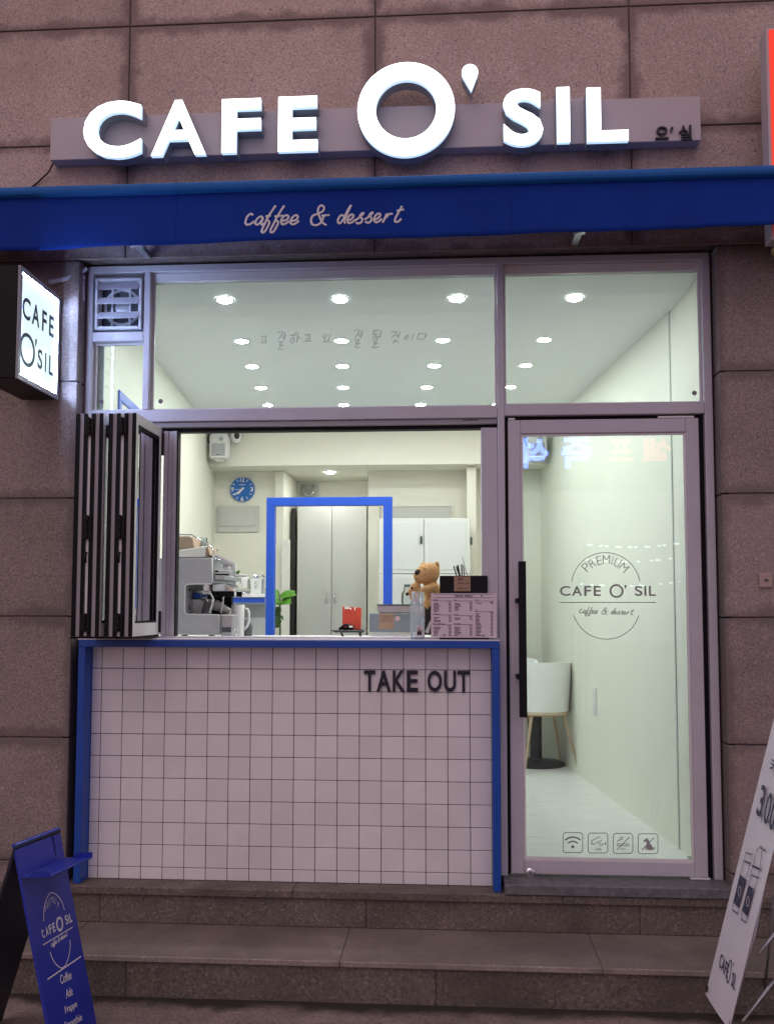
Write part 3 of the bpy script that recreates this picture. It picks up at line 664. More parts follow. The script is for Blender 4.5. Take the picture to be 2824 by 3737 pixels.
# ================================================================== tiled counter front with blue frame
ct = thing('tiled_order_counter', 'white tiled counter front in a blue frame with TAKE OUT lettering', 'counter', (.88, -.04, 0))
G().box(X0, 1.8325, .006, .085, .0015, 1.056).o('grout_backing', GROUT, ct)
tile_w = .0970
tm = {}
def tile_mesh(w, h):
    k = (round(w, 4), round(h, 4))
    if k not in tm: tm[k] = G().box(-w / 2, w / 2, -.0, .007, -h / 2, h / 2).mesh('tile', TILE, .0012)
    return tm[k]
cols = [(-.0445, -.0015)] + [(i * .1 + .0015, i * .1 + .0985) for i in range(18)]
cols[-1] = (1.7015, 1.7955)
rows_ = [(.955 + .0015, 1.0555)] + [(.955 - .1 * (j + 1) + .0015, .955 - .1 * j - .0015) for j in range(9)] + [(.002, .0535)]
for (x0, x1) in cols:
    for (z0, z1) in rows_:
        o = link('tile', tile_mesh(x1 - x0, z1 - z0), ct); o.location = ((x0 + x1) / 2, -.001 + random.uniform(-.0005, .0005), (z0 + z1) / 2)
        o.rotation_euler = (random.uniform(-.007, .007), 0, random.uniform(-.007, .007))
G().box(-.078, -.0455, -.09, .06, .001, 1.0565).o('blue_post', BLUE, ct, .002)
G().box(1.7965, 1.830, -.09, .004, .001, 1.0565).o('blue_post', BLUE, ct, .002)
G().box(-.078, 1.830, -.0905, .06, 1.057, 1.0885).o('blue_top', BLUE, ct, .002)
G().box(-.085, 1.8325, -.086, .06, 1.089, 1.0955).o('sill_plate', mat('white_sill', (.72, .73, .80), .32), ct, .0015)
G().box(-.085, 1.8325, -.02, .07, 1.096, 1.1035).o('sill_track', ALU, ct, .001)
g = G()
def tk(x, y): return at(757.8 + x * .17705, 1409.1 + y * .17705, -.006)
for ch, x0, x1 in (('T', 162, 298), ('A', 316, 488), ('K', 512, 660), ('E', 684, 818), ('O', 936, 1110), ('U', 1138, 1282), ('T', 1303, 1447)):
    p, q = tk(x0, 402), tk(x1, 211)
    g = G(); word(g, ch, (p.x, -.0025, .858), (q.x - p.x, 0, 0), (0, 0, .0945), (0, -.010, 0), .022); g.o('letter', DARKINK, ct)

# ================================================================== lit shop sign
sg = thing('lit_letter_sign', 'white lit channel letters CAFE O SIL on a long pinkish grey sign beam', 'shop sign', (1.25, -.12, 3.32))
G().box(-.245, 2.736, -.15, -.082, 3.321, 3.525).o('sign_beam', SIGNBOX, sg, .002)
LY0, LYM, LY1 = -.1515, -.212, -.235
def letter(ch, x0, x1, y0, y1, off):
    ym = (y0 + y1) / 2; xm = (x0 + x1) / 2
    xa, xb = at(x0, ym, LY1).x, at(x1, ym, LY1).x; za, zb = at(xm, y1, LY1).z, at(xm, y0, LY1).z
    g = G(); word(g, ch, (xa, LY0, za), (xb - xa, 0, 0), (0, 0, zb - za), (0, LYM - LY0, 0), off, 0, 0, True)
    o = g.o('letter', LETTERSIDE, sg)
    g = G(); word(g, ch, (xa, LYM - .0002, za), (xb - xa, 0, 0), (0, 0, zb - za), (0, LY1 - LYM, 0), off, 0, 1, True)
    g.o('lit_face', [LETTERHALO, LETTERFACE], o); return o
for ch, x0, x1, y0, y1 in (('C', 180, 305, 217, 340), ('A', 327, 445, 215, 334), ('F', 479, 563, 212, 328), ('E', 601, 686, 207, 325), ('S', 1087, 1173, 190, 313), ('I', 1203, 1231, 187, 306), ('L', 1268, 1357, 187, 304)):
    letter(ch, x0, x1, y0, y1, .020 if ch == 'A' else .030)
co = at(877, 234.5, LY1); ro = (at(982, 234, LY1) - at(772, 234, LY1)).x / 2
o_O = G().ring((co.x, LY0, co.z), (1, 0, 0), (0, 0, 1), ro * .625, ro, (0, LYM - LY0, 0), n=96).o('letter', LETTERSIDE, sg)
G().ring((co.x, LYM - .0002, co.z), (1, 0, 0), (0, 0, 1), ro * .625, ro, (0, LY1 - LYM, 0), n=96, mi=0, mface=1).o('lit_face', [LETTERHALO, LETTERFACE], o_O)
ca = at(1015, 155, LY1); ra = (at(1033, 155, LY1) - at(998, 155, LY1)).x / 2; zt = at(1018, 195, LY1).z
out = []
for j in range(25):
    q = math.radians(-28 + 236 * j / 24); out.append((ca.x + ra * math.cos(q), LY0, ca.z + ra * 1.05 * math.sin(q)))
out.append((ca.x + .006, LY0, zt)); 
o_A = G().prism(out, (0, LYM - LY0, 0)).o('letter', LETTERSIDE, sg)
g = G().prism([(x, LYM - .0002, z) for x, y, z in out], (0, LY1 - LYM, 0)); g.m[1] = 1
g.o('lit_face', [LETTERHALO, LETTERFACE], o_A)
G().box(ca.x + .008, ca.x + .016, -.14, -.09, 3.5255, zt + .02).o('apostrophe_stem', SIGNBOX, sg)
a, b = at(1185, 205, -.1), at(1262, 212, -.1)
G().box(a.x, b.x, -.125, -.085, 3.5255, 3.548).o('cable_tray', ALU, sg, .001)
for t, x0, x1, y0, y1 in (('오', 1416, 1444, 272, 300), ('실', 1467, 1494, 269, 302)):
    p, q = at(x0, y1, -.16), at(x1, y0, -.16); g = G()
    word(g, t, (p.x, -.1505, p.z), (q.x - p.x, 0, 0), (0, 0, q.z - p.z), (0, -.013, 0), .012); g.o('letter', DARKINK, sg)
c = at(1452, 275, -.16)
G().ball((c.x, -.157, c.z), (.006, .006, .006), n=12).prism([(c.x - .006, -.163, c.z), (c.x + .0065, -.163, c.z), (c.x - .008, -.163, c.z - .02)], (0, .012, 0)).o('letter', DARKINK, sg)
tag(G().tube([(-.235, -.12, 3.335), (-.27, -.10, 3.29), (-.33, -.088, 3.245), (-.38, -.086, 3.205), (-.45, -.087, 3.14)], .0035, 8).o('sign_cable', RUBBER, None, smooth=True), 'thin black cable hanging from the left end of the sign beam', 'cable')
# faint older plate on the stone near the C
p, q = at(88, 290, -.081), at(140, 207, -.081)

# ================================================================== awning
aw = thing('blue_awning', 'rolled blue cloth awning with white caffee and dessert script on its valance', 'awning', (1.3, -.2, 2.83))
AX0, AX1 = -1.6, 4.3
prof = [(-.086, 3.050), (-.36, 3.046), (-.376, 3.054), (-.380, 3.072), (-.372, 3.090), (-.35, 3.100), (-.20, 3.13), (-.086, 3.15)]
G().prism([(AX0, y, z) for y, z in prof], (AX1 - AX0, 0, 0)).o('awning_roll', CLOTHLIT, aw, .004)
def val_y(x, t):
    sl = .5 + .5 * math.sin(x * 1.7 + .6)
    return -.353 - t * (.010 * math.sin(x * 2.3 + 1) + .0075 * math.sin(x * 9.1 + .8 * math.sin(x * 3.1)) * sl + .004 * math.sin(x * 23 + 2 * math.sin(x * 5)) * (1 - sl) + .004)
g = G(); nx, nz = 240, 10; V = []
for i in range(nx + 1):
    x = AX0 + (AX1 - AX0) * i / nx
    for k in range(nz + 1):
        t = k / nz; z0 = 2.822 + .012 * (x / 3.0) - .012 / (1 + math.exp((x - .45) * 9)) + .0025 * math.sin(x * 7)
        V.append((x, val_y(x, t), 3.050 + (z0 - 3.050) * t))
n0 = len(V); V += [(x, y + .002, z) for x, y, z in V]; Fc = []
for i in range(nx):
    for k in range(nz):
        a_ = i * (nz + 1) + k; Fc.append((a_, a_ + nz + 1, a_ + nz + 2, a_ + 1)); Fc.append((n0 + a_, n0 + a_ + 1, n0 + a_ + nz + 2, n0 + a_ + nz + 1))
    a_ = i * (nz + 1) + nz; Fc.append((a_, a_ + nz + 1, n0 + a_ + nz + 1, n0 + a_))
val = g.add(V, Fc).o('valance', CLOTH, aw, smooth=True)
def sc(x, y):
    p = at((850 + x * .4007) / PX, (700 + y * .4009) / PX, -.358); t = max(0, min(1, (3.05 - p.z) / .22))
    p.y = val_y(p.x, t) - .001; return p
strokes(G(), SCRIPT, sc, .0050, (0, 1, 0), .25).o('script_lettering', PRINT, aw, smooth=True)
for x_ in (-1.05, .42, 1.88, 3.2):
    G().tube([(x_, val_y(x_, t), 3.046 - .215 * t) for t in [k / 10 for k in range(11)]], .0028, 6, flat=((0, 1, 0), .4)).o('seam', CLOTH, val, smooth=True)
for (x, y) in ((298, 536), (1250, 506)):
    c = at(x, y, -.22)
    G().box(c.x - .016, c.x + .016, -.215, -.082, c.z + .004, c.z + .03).box(c.x - .022, c.x + .028, -.25, -.2155, c.z, c.z + .024).cyl((c.x - .026, -.24, c.z - .002), (c.x + .045, -.26, c.z + .014), .008, n=10).o('arm_bracket', STEEL, aw, .002)

# ================================================================== projecting lit box sign at the left
bs = thing('projecting_lit_box_sign', 'square lit box sign reading CAFE O SIL, projecting from the left pillar', 'box sign', (-.28, -.09, 2.2))
BX, BY0, BY1, BZ0, BZ1 = -.200, -.512, -.10, 2.198, 2.684
G().box(BX - .17, BX - .006, BY0, BY1, BZ0, BZ1).o('housing', BLACK, bs, .004)
w = .022
BEZ = mat('bezel_grey', (.30, .31, .36), .4)
G().box(BX - .006, BX + .004, BY0, BY0 + w, BZ0, BZ1).box(BX - .006, BX + .004, BY1 - w, BY1, BZ0, BZ1).box(BX - .006, BX + .004, BY0 + w, BY1 - w, BZ0, BZ0 + w).box(BX - .006, BX + .004, BY0 + w, BY1 - w, BZ1 - w, BZ1).o('bezel', BEZ, bs)
lit = G().box(BX - .0055, BX - .003, BY0 + w + .0005, BY1 - w - .0005, BZ0 + w + .0005, BZ1 - w - .0005).o('lit_face', LIGHTBOX, bs)
ew = .006
G().box(BX - .0028, BX - .001, BY0 + w + .0008, BY0 + w + ew, BZ0 + w + .001, BZ1 - w - .001).box(BX - .0028, BX - .001, BY1 - w - ew, BY1 - w - .0008, BZ0 + w + .001, BZ1 - w - .001).box(BX - .0028, BX - .001, BY0 + w + ew, BY1 - w - ew, BZ0 + w + .001, BZ0 + w + ew).box(BX - .0028, BX - .001, BY0 + w + ew, BY1 - w - ew, BZ1 - w - ew, BZ1 - w - .001).o('added_spill_edge', SPILLEDGE, bs)
PW, PH = (BY1 - BY0) - 2 * w, (BZ1 - BZ0) - 2 * w
def bl(u, v): return Vector((BX - .003, BY0 + w + u * PW, BZ1 - w - v * PH))
g = G()
for ch, u0, u1 in (('C', .045, .255), ('A', .30, .50), ('F', .575, .70), ('E', .775, .905)):
    p, q = bl(u0, .428), bl(u1, .212); word(g, ch, p, (0, q.y - p.y, 0), (0, 0, q.z - p.z), (.0012, 0, 0), .018)
for ch, u0, u1 in (('S', .48, .61), ('I', .685, .715), ('L', .80, .91)):
    p, q = bl(u0, .832), bl(u1, .632); word(g, ch, p, (0, q.y - p.y, 0), (0, 0, q.z - p.z), (.0012, 0, 0), .018)
cc_ = bl(.205, .718); g.ring(cc_, (0, 1, 0), (0, 0, 1), PH * .128, PH * .165, (.0012, 0, 0), n=48)
g.prism([bl(.405, .555), bl(.445, .555), bl(.44, .60), bl(.415, .635), bl(.405, .60)], (.0012, 0, 0))
g.o('lettering', SIGNINK, lit)
for z in (2.28, 2.60): G().box(BX - .12, BX - .06, BY1 + .0005, -.081, z - .02, z + .02).o('wall_bracket', BLACK, bs)
c0, c1 = at(106, 609, -.13), at(186, 580, -.03)
pts = [Vector(c0) + (Vector(c1) - Vector(c0)) * (i / 28) + Vector((0, 0, -.012 * math.sin(math.pi * i / 28))) for i in range(29)]
tag(G().tube(pts, [.0095 if i % 2 else .012 for i in range(29)], 10).o('corrugated_conduit', LILACPL), 'pale corrugated conduit running from the box sign to the window frame', 'conduit')
p = at(176, 606, -.03); p2 = at(177, 650, -.03)
tag(G().cyl((p.x, p.y, p.z), (p2.x, p2.y, p2.z), .013, .014, n=14).tube([(p.x - .004, p.y - .012, p.z - .004), (p.x, p.y - .006, p.z + .012), (p.x + .012, p.y, p.z + .02)], .013, 12).cyl((p2.x, p2.y, p2.z), (p2.x, p2.y, 1.2), .006, n=10).o('cable_pipe', LILACPL, None, smooth=45), 'short white pipe elbow and riser beside the exhaust fan', 'pipe')

# ================================================================== neighbour sign at the right edge
nb = thing('neighbouring_red_sign', 'red faced sign box of the next shop, at the right edge above the awning', 'shop sign', (3.5, -.19, 2.78))
G().box(2.978, 4.4, -.30, -.215, 2.80, 3.735).o('sign_case', SIGNBOX, nb, .003)
G().box(3.25, 4.3, -.2145, -.083, 2.95, 3.6).o('mounting_frame', ALU, nb, .002)
G().box(2.990, 4.39, -.308, -.3005, 2.815, 3.722).o('red_face', REDSIGN, nb)
G().lathe((3.04, -.26, 2.768), [(.02, .03), (.045, .01), (.05, -.01)], 20).o('lamp_cup', mat('brass_lamp', (.5, .42, .2), .4), nb)
# ================================================================== signboard across the street, mirrored in the glass
op = thing('street_signboard', 'lit signboard with red and blue Korean letters, mirrored in the door glass', 'signboard', (3.2, -9.0, GZ))
vy = 9.0 + 2 * PY
c = at(1205, 977, vy); x_l, x_r = at(1120, 967, vy).x, at(1475, 967, vy).x
G().box(x_l - .3, x_r + .3, -9.14, -9.0, c.z - .55, c.z + .55).o('sign_panel', DRAIN, op, .01)
for x in (x_l, x_r): G().cyl((x, -9.07, GZ), (x, -9.07, c.z - .55), .05, n=12).o('post', IRON, op)
BULB = mat('lit_bulb', (.9, .9, .9), .4, emit=(.9, .95, 1.0), estr=5.0)
for k, (xa, xb, yy, nb_) in enumerate(((1268, 1500, 1171, 11), (1240, 1500, 1256, 9), (1255, 1492, 1203, 10))):
    sl = thing('string_of_bulbs', 'string of small white bulbs across the street, mirrored in the door glass, %s row' % ('top', 'bottom', 'middle')[k], 'string lights', (at(xa, yy, vy).x, -9.0, GZ), 'bulb strings across the street')
    pA, pB = at(xa, yy, vy), at(xb, yy - 6, vy); ln = []
    for i in range(25):
        t = i / 24; ln.append(Vector((pA.x + (pB.x - pA.x) * t, -9.2, pA.z + (pB.z - pA.z) * t - .06 * math.sin(math.pi * t))))
    G().tube(ln, .006, 6).o('wire', RUBBER, sl)
    for e_ in (ln[0], ln[-1]): G().cyl((e_.x, -9.22, GZ), (e_.x, -9.22, e_.z + .05), .03, n=10).o('pole', IRON, sl)
    for i in range(nb_):
        t = (i + .5 + .25 * math.sin(i * 2.1 + k)) / nb_; q = Vector((pA.x + (pB.x - pA.x) * t, -9.2, pA.z + (pB.z - pA.z) * t - .06 * math.sin(math.pi * t) - .02))
        G().ball(q, (.03 if (i + k) % 3 else .05, .02, .016), n=10).o('bulb', BULB, sl, smooth=True)
for ch, x0, x1, y0, y1, m in (('석', 1131, 1186, 946, 1012, BLUESIGN), ('즉', 1213, 1278, 946, 1012, BLUESIGN), ('프', 1315, 1368, 950, 996, REDLIT), ('셀', 1388, 1452, 946, 996, REDLIT)):
    p, q = at(x0, y1, vy), at(x1, y0, vy); g = G()
    word(g, ch, (q.x, -9.0, p.z), (p.x - q.x, 0, 0), (0, 0, q.z - p.z), (0, .03, 0), .03); g.o('letter', m, op)

# ================================================================== blue A-board at the left
zr = .40
TL, TR = atz(32, 1828, zr), atz(129, 1791, zr)
ae = (TR - TL); aW = ae.length; ae.normalize(); an = ae.cross(Vector((0, 0, 1)))
al_f, al_r = math.radians(14.3), math.radians(18.0)
tf = (an * math.sin(al_f) - Vector((0, 0, 1)) * math.cos(al_f)); tr = (-an * math.sin(al_r) - Vector((0, 0, 1)) * math.cos(al_r))
nf = ae.cross(tf) * -1
if nf.dot(an) < 0: nf = -nf
nr = ae.cross(tr)
if nr.dot(-an) < 0: nr = -nr
Lf, Lr = (zr - GZ) / math.cos(al_f), (zr - GZ) / math.cos(al_r)
ab = thing('blue_a_board', 'blue folding pavement board with white cafe logo and a drinks list', 'a-board', ((TL + TR) / 2 + Vector((0, 0, GZ - zr))))
fp = G().prism([TL, TR, TR + tf * Lf, TL + tf * Lf], -nf * .012).o('front_panel', AFRAME, ab, .002)
G().prism([TL - an * .004, TR - an * .004, TR - an * .004 + tr * Lr, TL - an * .004 + tr * Lr], -nr * .012).o('rear_panel', AFRAMEB, ab, .002)
G().prism([TL + Vector((0, 0, .001)) + an * .005, TL + Vector((0, 0, .006)) - an * .002, TL + Vector((0, 0, .004)) - an * .014, TL - an * .014 - Vector((0, 0, .006)), TL + an * .004 - Vector((0, 0, .004))], ae * aW).o('ridge_cap', AFRAME, ab, .002)
# leaflet tray bent out of the front panel
s0 = .115
p0 = TL + tf * s0; oa = (an * math.cos(.10) + Vector((0, 0, 1)) * math.sin(.10))
tray = G().prism([p0 + nf * .001, p0 + oa * .115, p0 + oa * .115 + Vector((0, 0, .006)), p0 + nf * .001 + Vector((0, 0, .006))], ae * aW).o('leaflet_tray', AFRAME, ab, .001)
for k, off in ((0, .0), (1, aW - .003)):
    q = p0 + ae * off
    G().prism([q + oa * .03 + Vector((0, 0, .006)), q + oa * .115 + Vector((0, 0, .006)), q + oa * .115 + Vector((0, 0, .022)), q + oa * .05 + Vector((0, 0, .022))], ae * .003).o('tray_lip', AFRAME, tray)
G().prism([TL + ae * (aW * .80) + tf * .015 + nf * .0012, TL + ae * (aW * .82) + tf * .015 + nf * .0012, TL + ae * (aW * .80) + tf * .088 + nf * .0012, TL + ae * (aW * .79) + tf * .088 + nf * .0012], nf * .0005).o('tray_slot', RUBBER, ab)
def afp(x, y):
    v = Vector(_ray(x * .4187 / PX, (2950 + y * .4187) / PX)); C0 = Vector(CAM); P0 = TL + nf * .0012
    return C0 + v * ((P0 - C0).dot(nf) / v.dot(nf))
def aword(g, t, bl_, br_, tl_, off=0.0):
    o = afp(*bl_); word(g, t, o, afp(*br_) - o, afp(*tl_) - o, nf * .0006, off)
g = G()
for ch, a_, b_, c_ in (('C', (377, 1140), (393, 1128), (357, 1070)), ('A', (405, 1122), (425, 1103), (392, 1045)), ('F', (437, 1103), (455, 1085), (420, 1030)), ('E', (467, 1090), (486, 1073), (450, 1012)),
                       ('S', (578, 1022), (598, 1004), (560, 945)), ('I', (603, 1005), (608, 1000), (587, 937)), ('L', (615, 1002), (630, 990), (600, 925))):
    aword(g, ch, a_, b_, c_, .03)
o_ = [afp(520 + 24 * math.cos(q) + 6 * math.sin(q), 1012 + 54 * math.sin(q) - 8 * math.cos(q)) for q in [2 * math.pi * i / 24 for i in range(25)]]
g.tube(o_, .0042, 6, flat=(nf, .2))
g.tube([afp(538, 962), afp(541, 982)], .003, 6, flat=(nf, .2))
for l, r in (([(375, 1195), (632, 1040)], .0018), ([(415, 1495), (705, 1295)], .0024)): g.tube([afp(*l[0]), afp(*l[1])], r, 6, flat=(nf, .2))
strokes(g, [[(383, 990), (382, 900), (398, 815), (430, 750), (460, 740), (500, 765), (540, 820), (562, 890)], [(437, 1258), (460, 1320), (500, 1375), (540, 1395), (575, 1365), (600, 1290), (612, 1210), (610, 1150)]], afp, .0018, nf, .2)
for ch, bx, by in (('P', 398, 905), ('R', 416, 872), ('E', 432, 845), ('M', 450, 825), ('I', 468, 822), ('U', 482, 835), ('M', 505, 868)):
    w_ = 3 if ch == 'I' else 13
    tilt = (bx - 452) * .16
    aword(g, ch, (bx - w_ / 2 - tilt * .5, by + 8), (bx + w_ / 2 - tilt * .5, by + 8 - w_ * .5 + tilt * .35), (bx - w_ / 2 + tilt * .5, by - 50), -.02)
strokes(g, SCRIPT, lambda x, y: afp(447 + (x - 110) * .097 + (y - 250) * .02, 1195 - (x - 110) * .058 + (y - 250) * .24), .0012, nf, .2)
g.o('logo_print', PRINT, fp)
g = G()
for t, a_, b_, c_ in (('Coffee', (530, 1540), (626, 1488), (520, 1462)), ('Ade', (577, 1662), (634, 1630), (570, 1585)), ('Frappe', (572, 1812), (676, 1750), (562, 1735)), ('Smoothie', (572, 1935), (718, 1850), (560, 1870))):
    g = G(); aword(g, t, a_, b_, c_, .006); g.o('printed_word', PRINT, fp)

# ================================================================== banner stand at the right
be = math.radians(15.1); bv = Vector((math.sin(be), 0, math.cos(be))); bh = Vector((0, -1, 0)); bn = bv.cross(bh)
if bn.x > 0: bn = -bn
B0 = atz(1524, 2149, -.22); bw, bhh = .30, 1.25
bn_ = thing('white_banner_stand', 'leaning white vinyl banner with price 3,000 and takeaway cups drawn on it', 'banner', (B0.x + .1, B0.y - .15, GZ))
g = G(); V = []; nu, nv = 6, 24
for i in range(nv + 1):
    for j in range(nu + 1):
        u_, v_ = j / nu, i / nv
        sag = .004 * math.sin(u_ * math.pi) * math.cos(v_ * 5) ; V.append(B0 + bv * (v_ * bhh) + bh * (u_ * bw) + bn * sag)
n0 = len(V); V += [p - bn * .0012 for p in V]; Fc = []
for i in range(nv):
    for j in range(nu):
        a_ = i * (nu + 1) + j; Fc.append((a_, a_ + 1, a_ + nu + 2, a_ + nu + 1)); Fc.append((n0 + a_, n0 + a_ + nu + 1, n0 + a_ + nu + 2, n0 + a_ + 1))
sheet = g.add(V, Fc).o('banner_sheet', BANNER, bn_, smooth=True)
cen = B0 + bv * .48 + bh * .15 - bn * .06
for (p, q) in ((B0 + bv * .015 + bh * .012, B0 + bv * (bhh - .015) + bh * (bw - .012)), (B0 + bv * .015 + bh * (bw - .012), B0 + bv * (bhh - .015) + bh * .012)):
    m_ = (p + q) / 2 - bn * .05
    G().tube([p - bn * .003, (p + m_) / 2 - bn * .012, m_, (q + m_) / 2 - bn * .012, q - bn * .003], .0055, 8).o('stand_pole', STEEL, bn_, smooth=True)
def ban(x, y, d=.0008):
    v = Vector(_ray((2300 + .5592 * x) / PX, (2500 + .5592 * y) / PX)); C0 = Vector(CAM); P0 = B0 + bn * (.0045 + d)
    return C0 + v * ((P0 - C0).dot(bn) / v.dot(bn))
m_ = cen - bn * .02
for q in ((1672, 2020), (1610, 2212)):
    pass
G().tube([m_ + bv * .12, atz(1640, 2145, -.25) + Vector((.02, 0, 0)), atz(1700, 2075, -.20)], .006, 8).o('stand_leg', STEEL, bn_, smooth=True)
pA, pB = atz(1598, 2208, -.26), atz(1700, 2095, -.10)
G().tube([pA + Vector((.01, 0, 0)), pB + Vector((.05, .1, 0))], .006, 8).o('stand_leg', STEEL, bn_, smooth=True)
pA, pB = atz(1630, 2090, -.05) + Vector((.05, .12, 0)), atz(1690, 2010, .06) + Vector((.08, .16, 0))
G().tube([pA, pB], .006, 8).o('stand_leg', STEEL, bn_, smooth=True)
c = ban(500, 1985)
G().ring(c, bv, bh, .006, .011, bn * .002, n=20).o('grommet', BLACK, bn_)
def bword(g, t, bl_, br_, tl_, off=0.0):
    o = ban(*bl_); word(g, t, o, ban(*br_) - o, ban(*tl_) - o, bn * .0006, off)
g = G()
def bt(t): return (577 + 99 * t, 1838 + 156 * t)
for ch, t0, t1 in (('C', 0, .13), ('A', .155, .30), ('F', .335, .42), ('E', .45, .54), ('S', .79, .88), ('I', .905, .92), ('L', .945, 1.02)):
    p = bt(t0); bword(g, ch, p, bt(t1), (p[0] + 15, p[1] - 90), .01)
o_ = [ban(643 + 9 * math.cos(q) + 12 * math.sin(q), 1872 + 14 * math.cos(q) - 72 * math.sin(q)) for q in [2 * math.pi * i / 32 for i in range(33)]]
g.tube(o_, .0026, 6, flat=(bn, .2)); g.tube([ban(672, 1812), ban(669, 1836)], .002, 6, flat=(bn, .2))
g.o('banner_logo', BANNERINK, sheet); g = G()
bword(g, '3', (818, 842), (848, 875), (860, 645), .01); bword(g, ',', (850, 895), (856, 901), (858, 850), .01)
for k in range(3): bword(g, '0', (862 + 36 * k, 890 + 40 * k), (892 + 36 * k, 923 + 40 * k), (904 + 36 * k, 692 + 40 * k), .01)
g.o('banner_price', BANNERINK, sheet); g = G()
bword(g, '카', (905, 560), (950, 612), (922, 470), .01); bword(g, '페', (958, 620), (1000, 670), (975, 530), .01)
g.o('banner_heading', BANNERINK, sheet)
g = G()
def quad(pts, mi=0): g.prism([ban(x, y) for x, y in pts], bn * .0006, mi)
quad([(715, 1238), (752, 1272), (706, 1458), (672, 1420)]); quad([(772, 1308), (806, 1335), (762, 1515), (728, 1472)])
for l in ([(715, 1238), (740, 1150), (782, 1170), (752, 1272)], [(745, 1140), (752, 1095), (790, 1108), (782, 1165), (740, 1148)], [(672, 1420), (664, 1470), (700, 1495), (708, 1458)],
          [(772, 1308), (800, 1180), (845, 1200), (806, 1335)], [(790, 1180), (852, 1212)], [(785, 1240), (838, 1262)], [(728, 1472), (722, 1530), (752, 1552), (762, 1515)], [(800, 1178), (825, 1080), (850, 1052), (860, 1075), (845, 1200)], [(848, 1065), (870, 1078), (882, 1082)]):
    g.tube([ban(x, y) for x, y in l], .0022, 6, flat=(bn, .2))
for cx_, cy_ in ((712, 1350), (766, 1415)): g.tube([ban(cx_ + 9 * math.cos(q), cy_ + 32 * math.sin(q), .0016) for q in [2 * math.pi * i / 16 for i in range(17)]], .0014, 6, 1, flat=(bn, .2))
g.o('cup_drawing', [BANNERINK, PRINT], sheet)

# ================================================================== ceiling downlights
us = [.53, 1.10, 1.676, 2.25]; ys = [.175, .885, 1.44, 2.01, 2.56]
rown = ['nearest row', 'second row', 'third row', 'fourth row', 'farthest row']; coln = ['leftmost', 'second from left', 'third from left', 'rightmost']
trim_me = G().ring((0, 0, 0), (1, 0, 0), (0, 1, 0), .0365, .046, (0, 0, -.004), n=28).mesh('trim_ring', WHITEPL, .001)
lens_me = G().lathe((0, 0, -.0025), [(.036, 0), (.036, -.001), (.03, -.003), (.0, -.0035)], 24).mesh('lamp_lens', LENS, smooth=True)
def downlight(p, label, grp='round ceiling downlights'):
    e = thing('ceiling_downlight', label, 'downlight', p, grp)
    link('trim_ring', trim_me, e, True); link('lamp_lens', lens_me, e, True); return e
for j, Y in enumerate(ys):
    for i, u_ in enumerate(us):
        if j == 4 and i == 3: lab = 'round lit ceiling downlight, rightmost of the farthest row, half hidden by the frame'
        else: lab = 'round lit ceiling downlight, %s of the %s' % (coln[i], rown[j])
        p = rm(u_, Y + .045 * (u_ - .53), ZC - .0005)
        if j == 0:       # the strip of ceiling next to the glass rises a little
            for it in range(4): zc_ = ZC + (.45 - p.y) * .107; p = Vector(CAM) + (p - Vector(CAM)) * ((zc_ - .0015 - CAM[2]) / (p.z - CAM[2]))
        dl = downlight(p, lab)
        if j == 0: dl.rotation_euler = (-.1066, 0, 0)
p = atz(713, 1021, ZB - .004); downlight(Vector((p.x, min(p.y, 4.2), ZB - .0045)), 'lone lit downlight in the alcove behind the beam')

# ================================================================== things on the left wall, beam and back wall
def speaker(name, label, x0, x1, y0, y1, Y, tilt=0.0):
    a, b = at(x0, y1, Y), at(x1, y0, Y); e = thing(name, label, 'speaker', (a.x, Y, a.z), 'white wall speakers')
    w_, h_ = b.x - a.x, b.z - a.z
    cab = G().prism([(a.x + .012, Y, a.z), (b.x - .012, Y, a.z), (b.x, Y, a.z + .02), (b.x, Y, b.z - .02), (b.x - .012, Y, b.z), (a.x + .012, Y, b.z), (a.x, Y, b.z - .02), (a.x, Y, a.z + .02)], (0, .12, 0)).o('cabinet', WHITEPL, e, .006)
    gm = mat('speaker_grille', (.46, .47, .49), .6, bump=.6, bscale=700)
    G().box(a.x + w_ * .12, b.x - w_ * .12, Y - .004, Y - .0005, a.z + h_ * .10, a.z + h_ * .60).o('grille', gm, e, .002)
    G().cyl((a.x + w_ * .66, Y - .004, a.z + h_ * .78), (a.x + w_ * .66, Y - .0005, a.z + h_ * .78), w_ * .13, n=20).o('tweeter', gm, e)
    G().box(a.x + w_ * .42, a.x + w_ * .58, Y - .0052, Y - .0042, a.z + h_ * .13, a.z + h_ * .16).o('badge', DRAIN, e)
    G().box(a.x + w_ * .3, b.x - w_ * .3, Y + .03, Y + .09, a.z - .018, a.z - .0005).box(a.x + w_ * .4, b.x - w_ * .4, Y + .1205, 3.399, a.z + h_ * .3, a.z + h_ * .6).o('mount', WHITEPL, e)
    G().tube([(a.x + .01, Y + .06, b.z + .015), (a.x - .02, Y + .05, b.z), (a.x - .024, Y + .05, b.z - .05), (a.x - .002, Y + .07, b.z - .09)], .005, 8).o('speaker_cable', RUBBER, e, smooth=True)
speaker('wall_speaker', 'white wall speaker with cable, on the beam left of the clock', 452, 491, 936, 990, 3.22)
speaker('wall_speaker', 'white wall speaker seen through the top of the door glass', 1141, 1181, 936, 989, 3.22)
c = at(511, 943, 3.33)
cm = thing('security_camera', 'small round white security camera with black lens beside the speaker', 'camera', c)
G().lathe((c.x, c.y, c.z + .045), [(.012, 0), (.05, .006), (.055, .035), (.05, .05)], 24).o('camera_base', WHITEPL, cm, smooth=40)
G().ball((c.x, c.y, c.z), (.047, .047, .055), n=24).o('camera_head', WHITEPL, cm, smooth=True)
G().ball((c.x + .008, c.y - .030, c.z + .002), (.026, .022, .034), n=20).o('camera_lens', NOSE, cm, smooth=True)
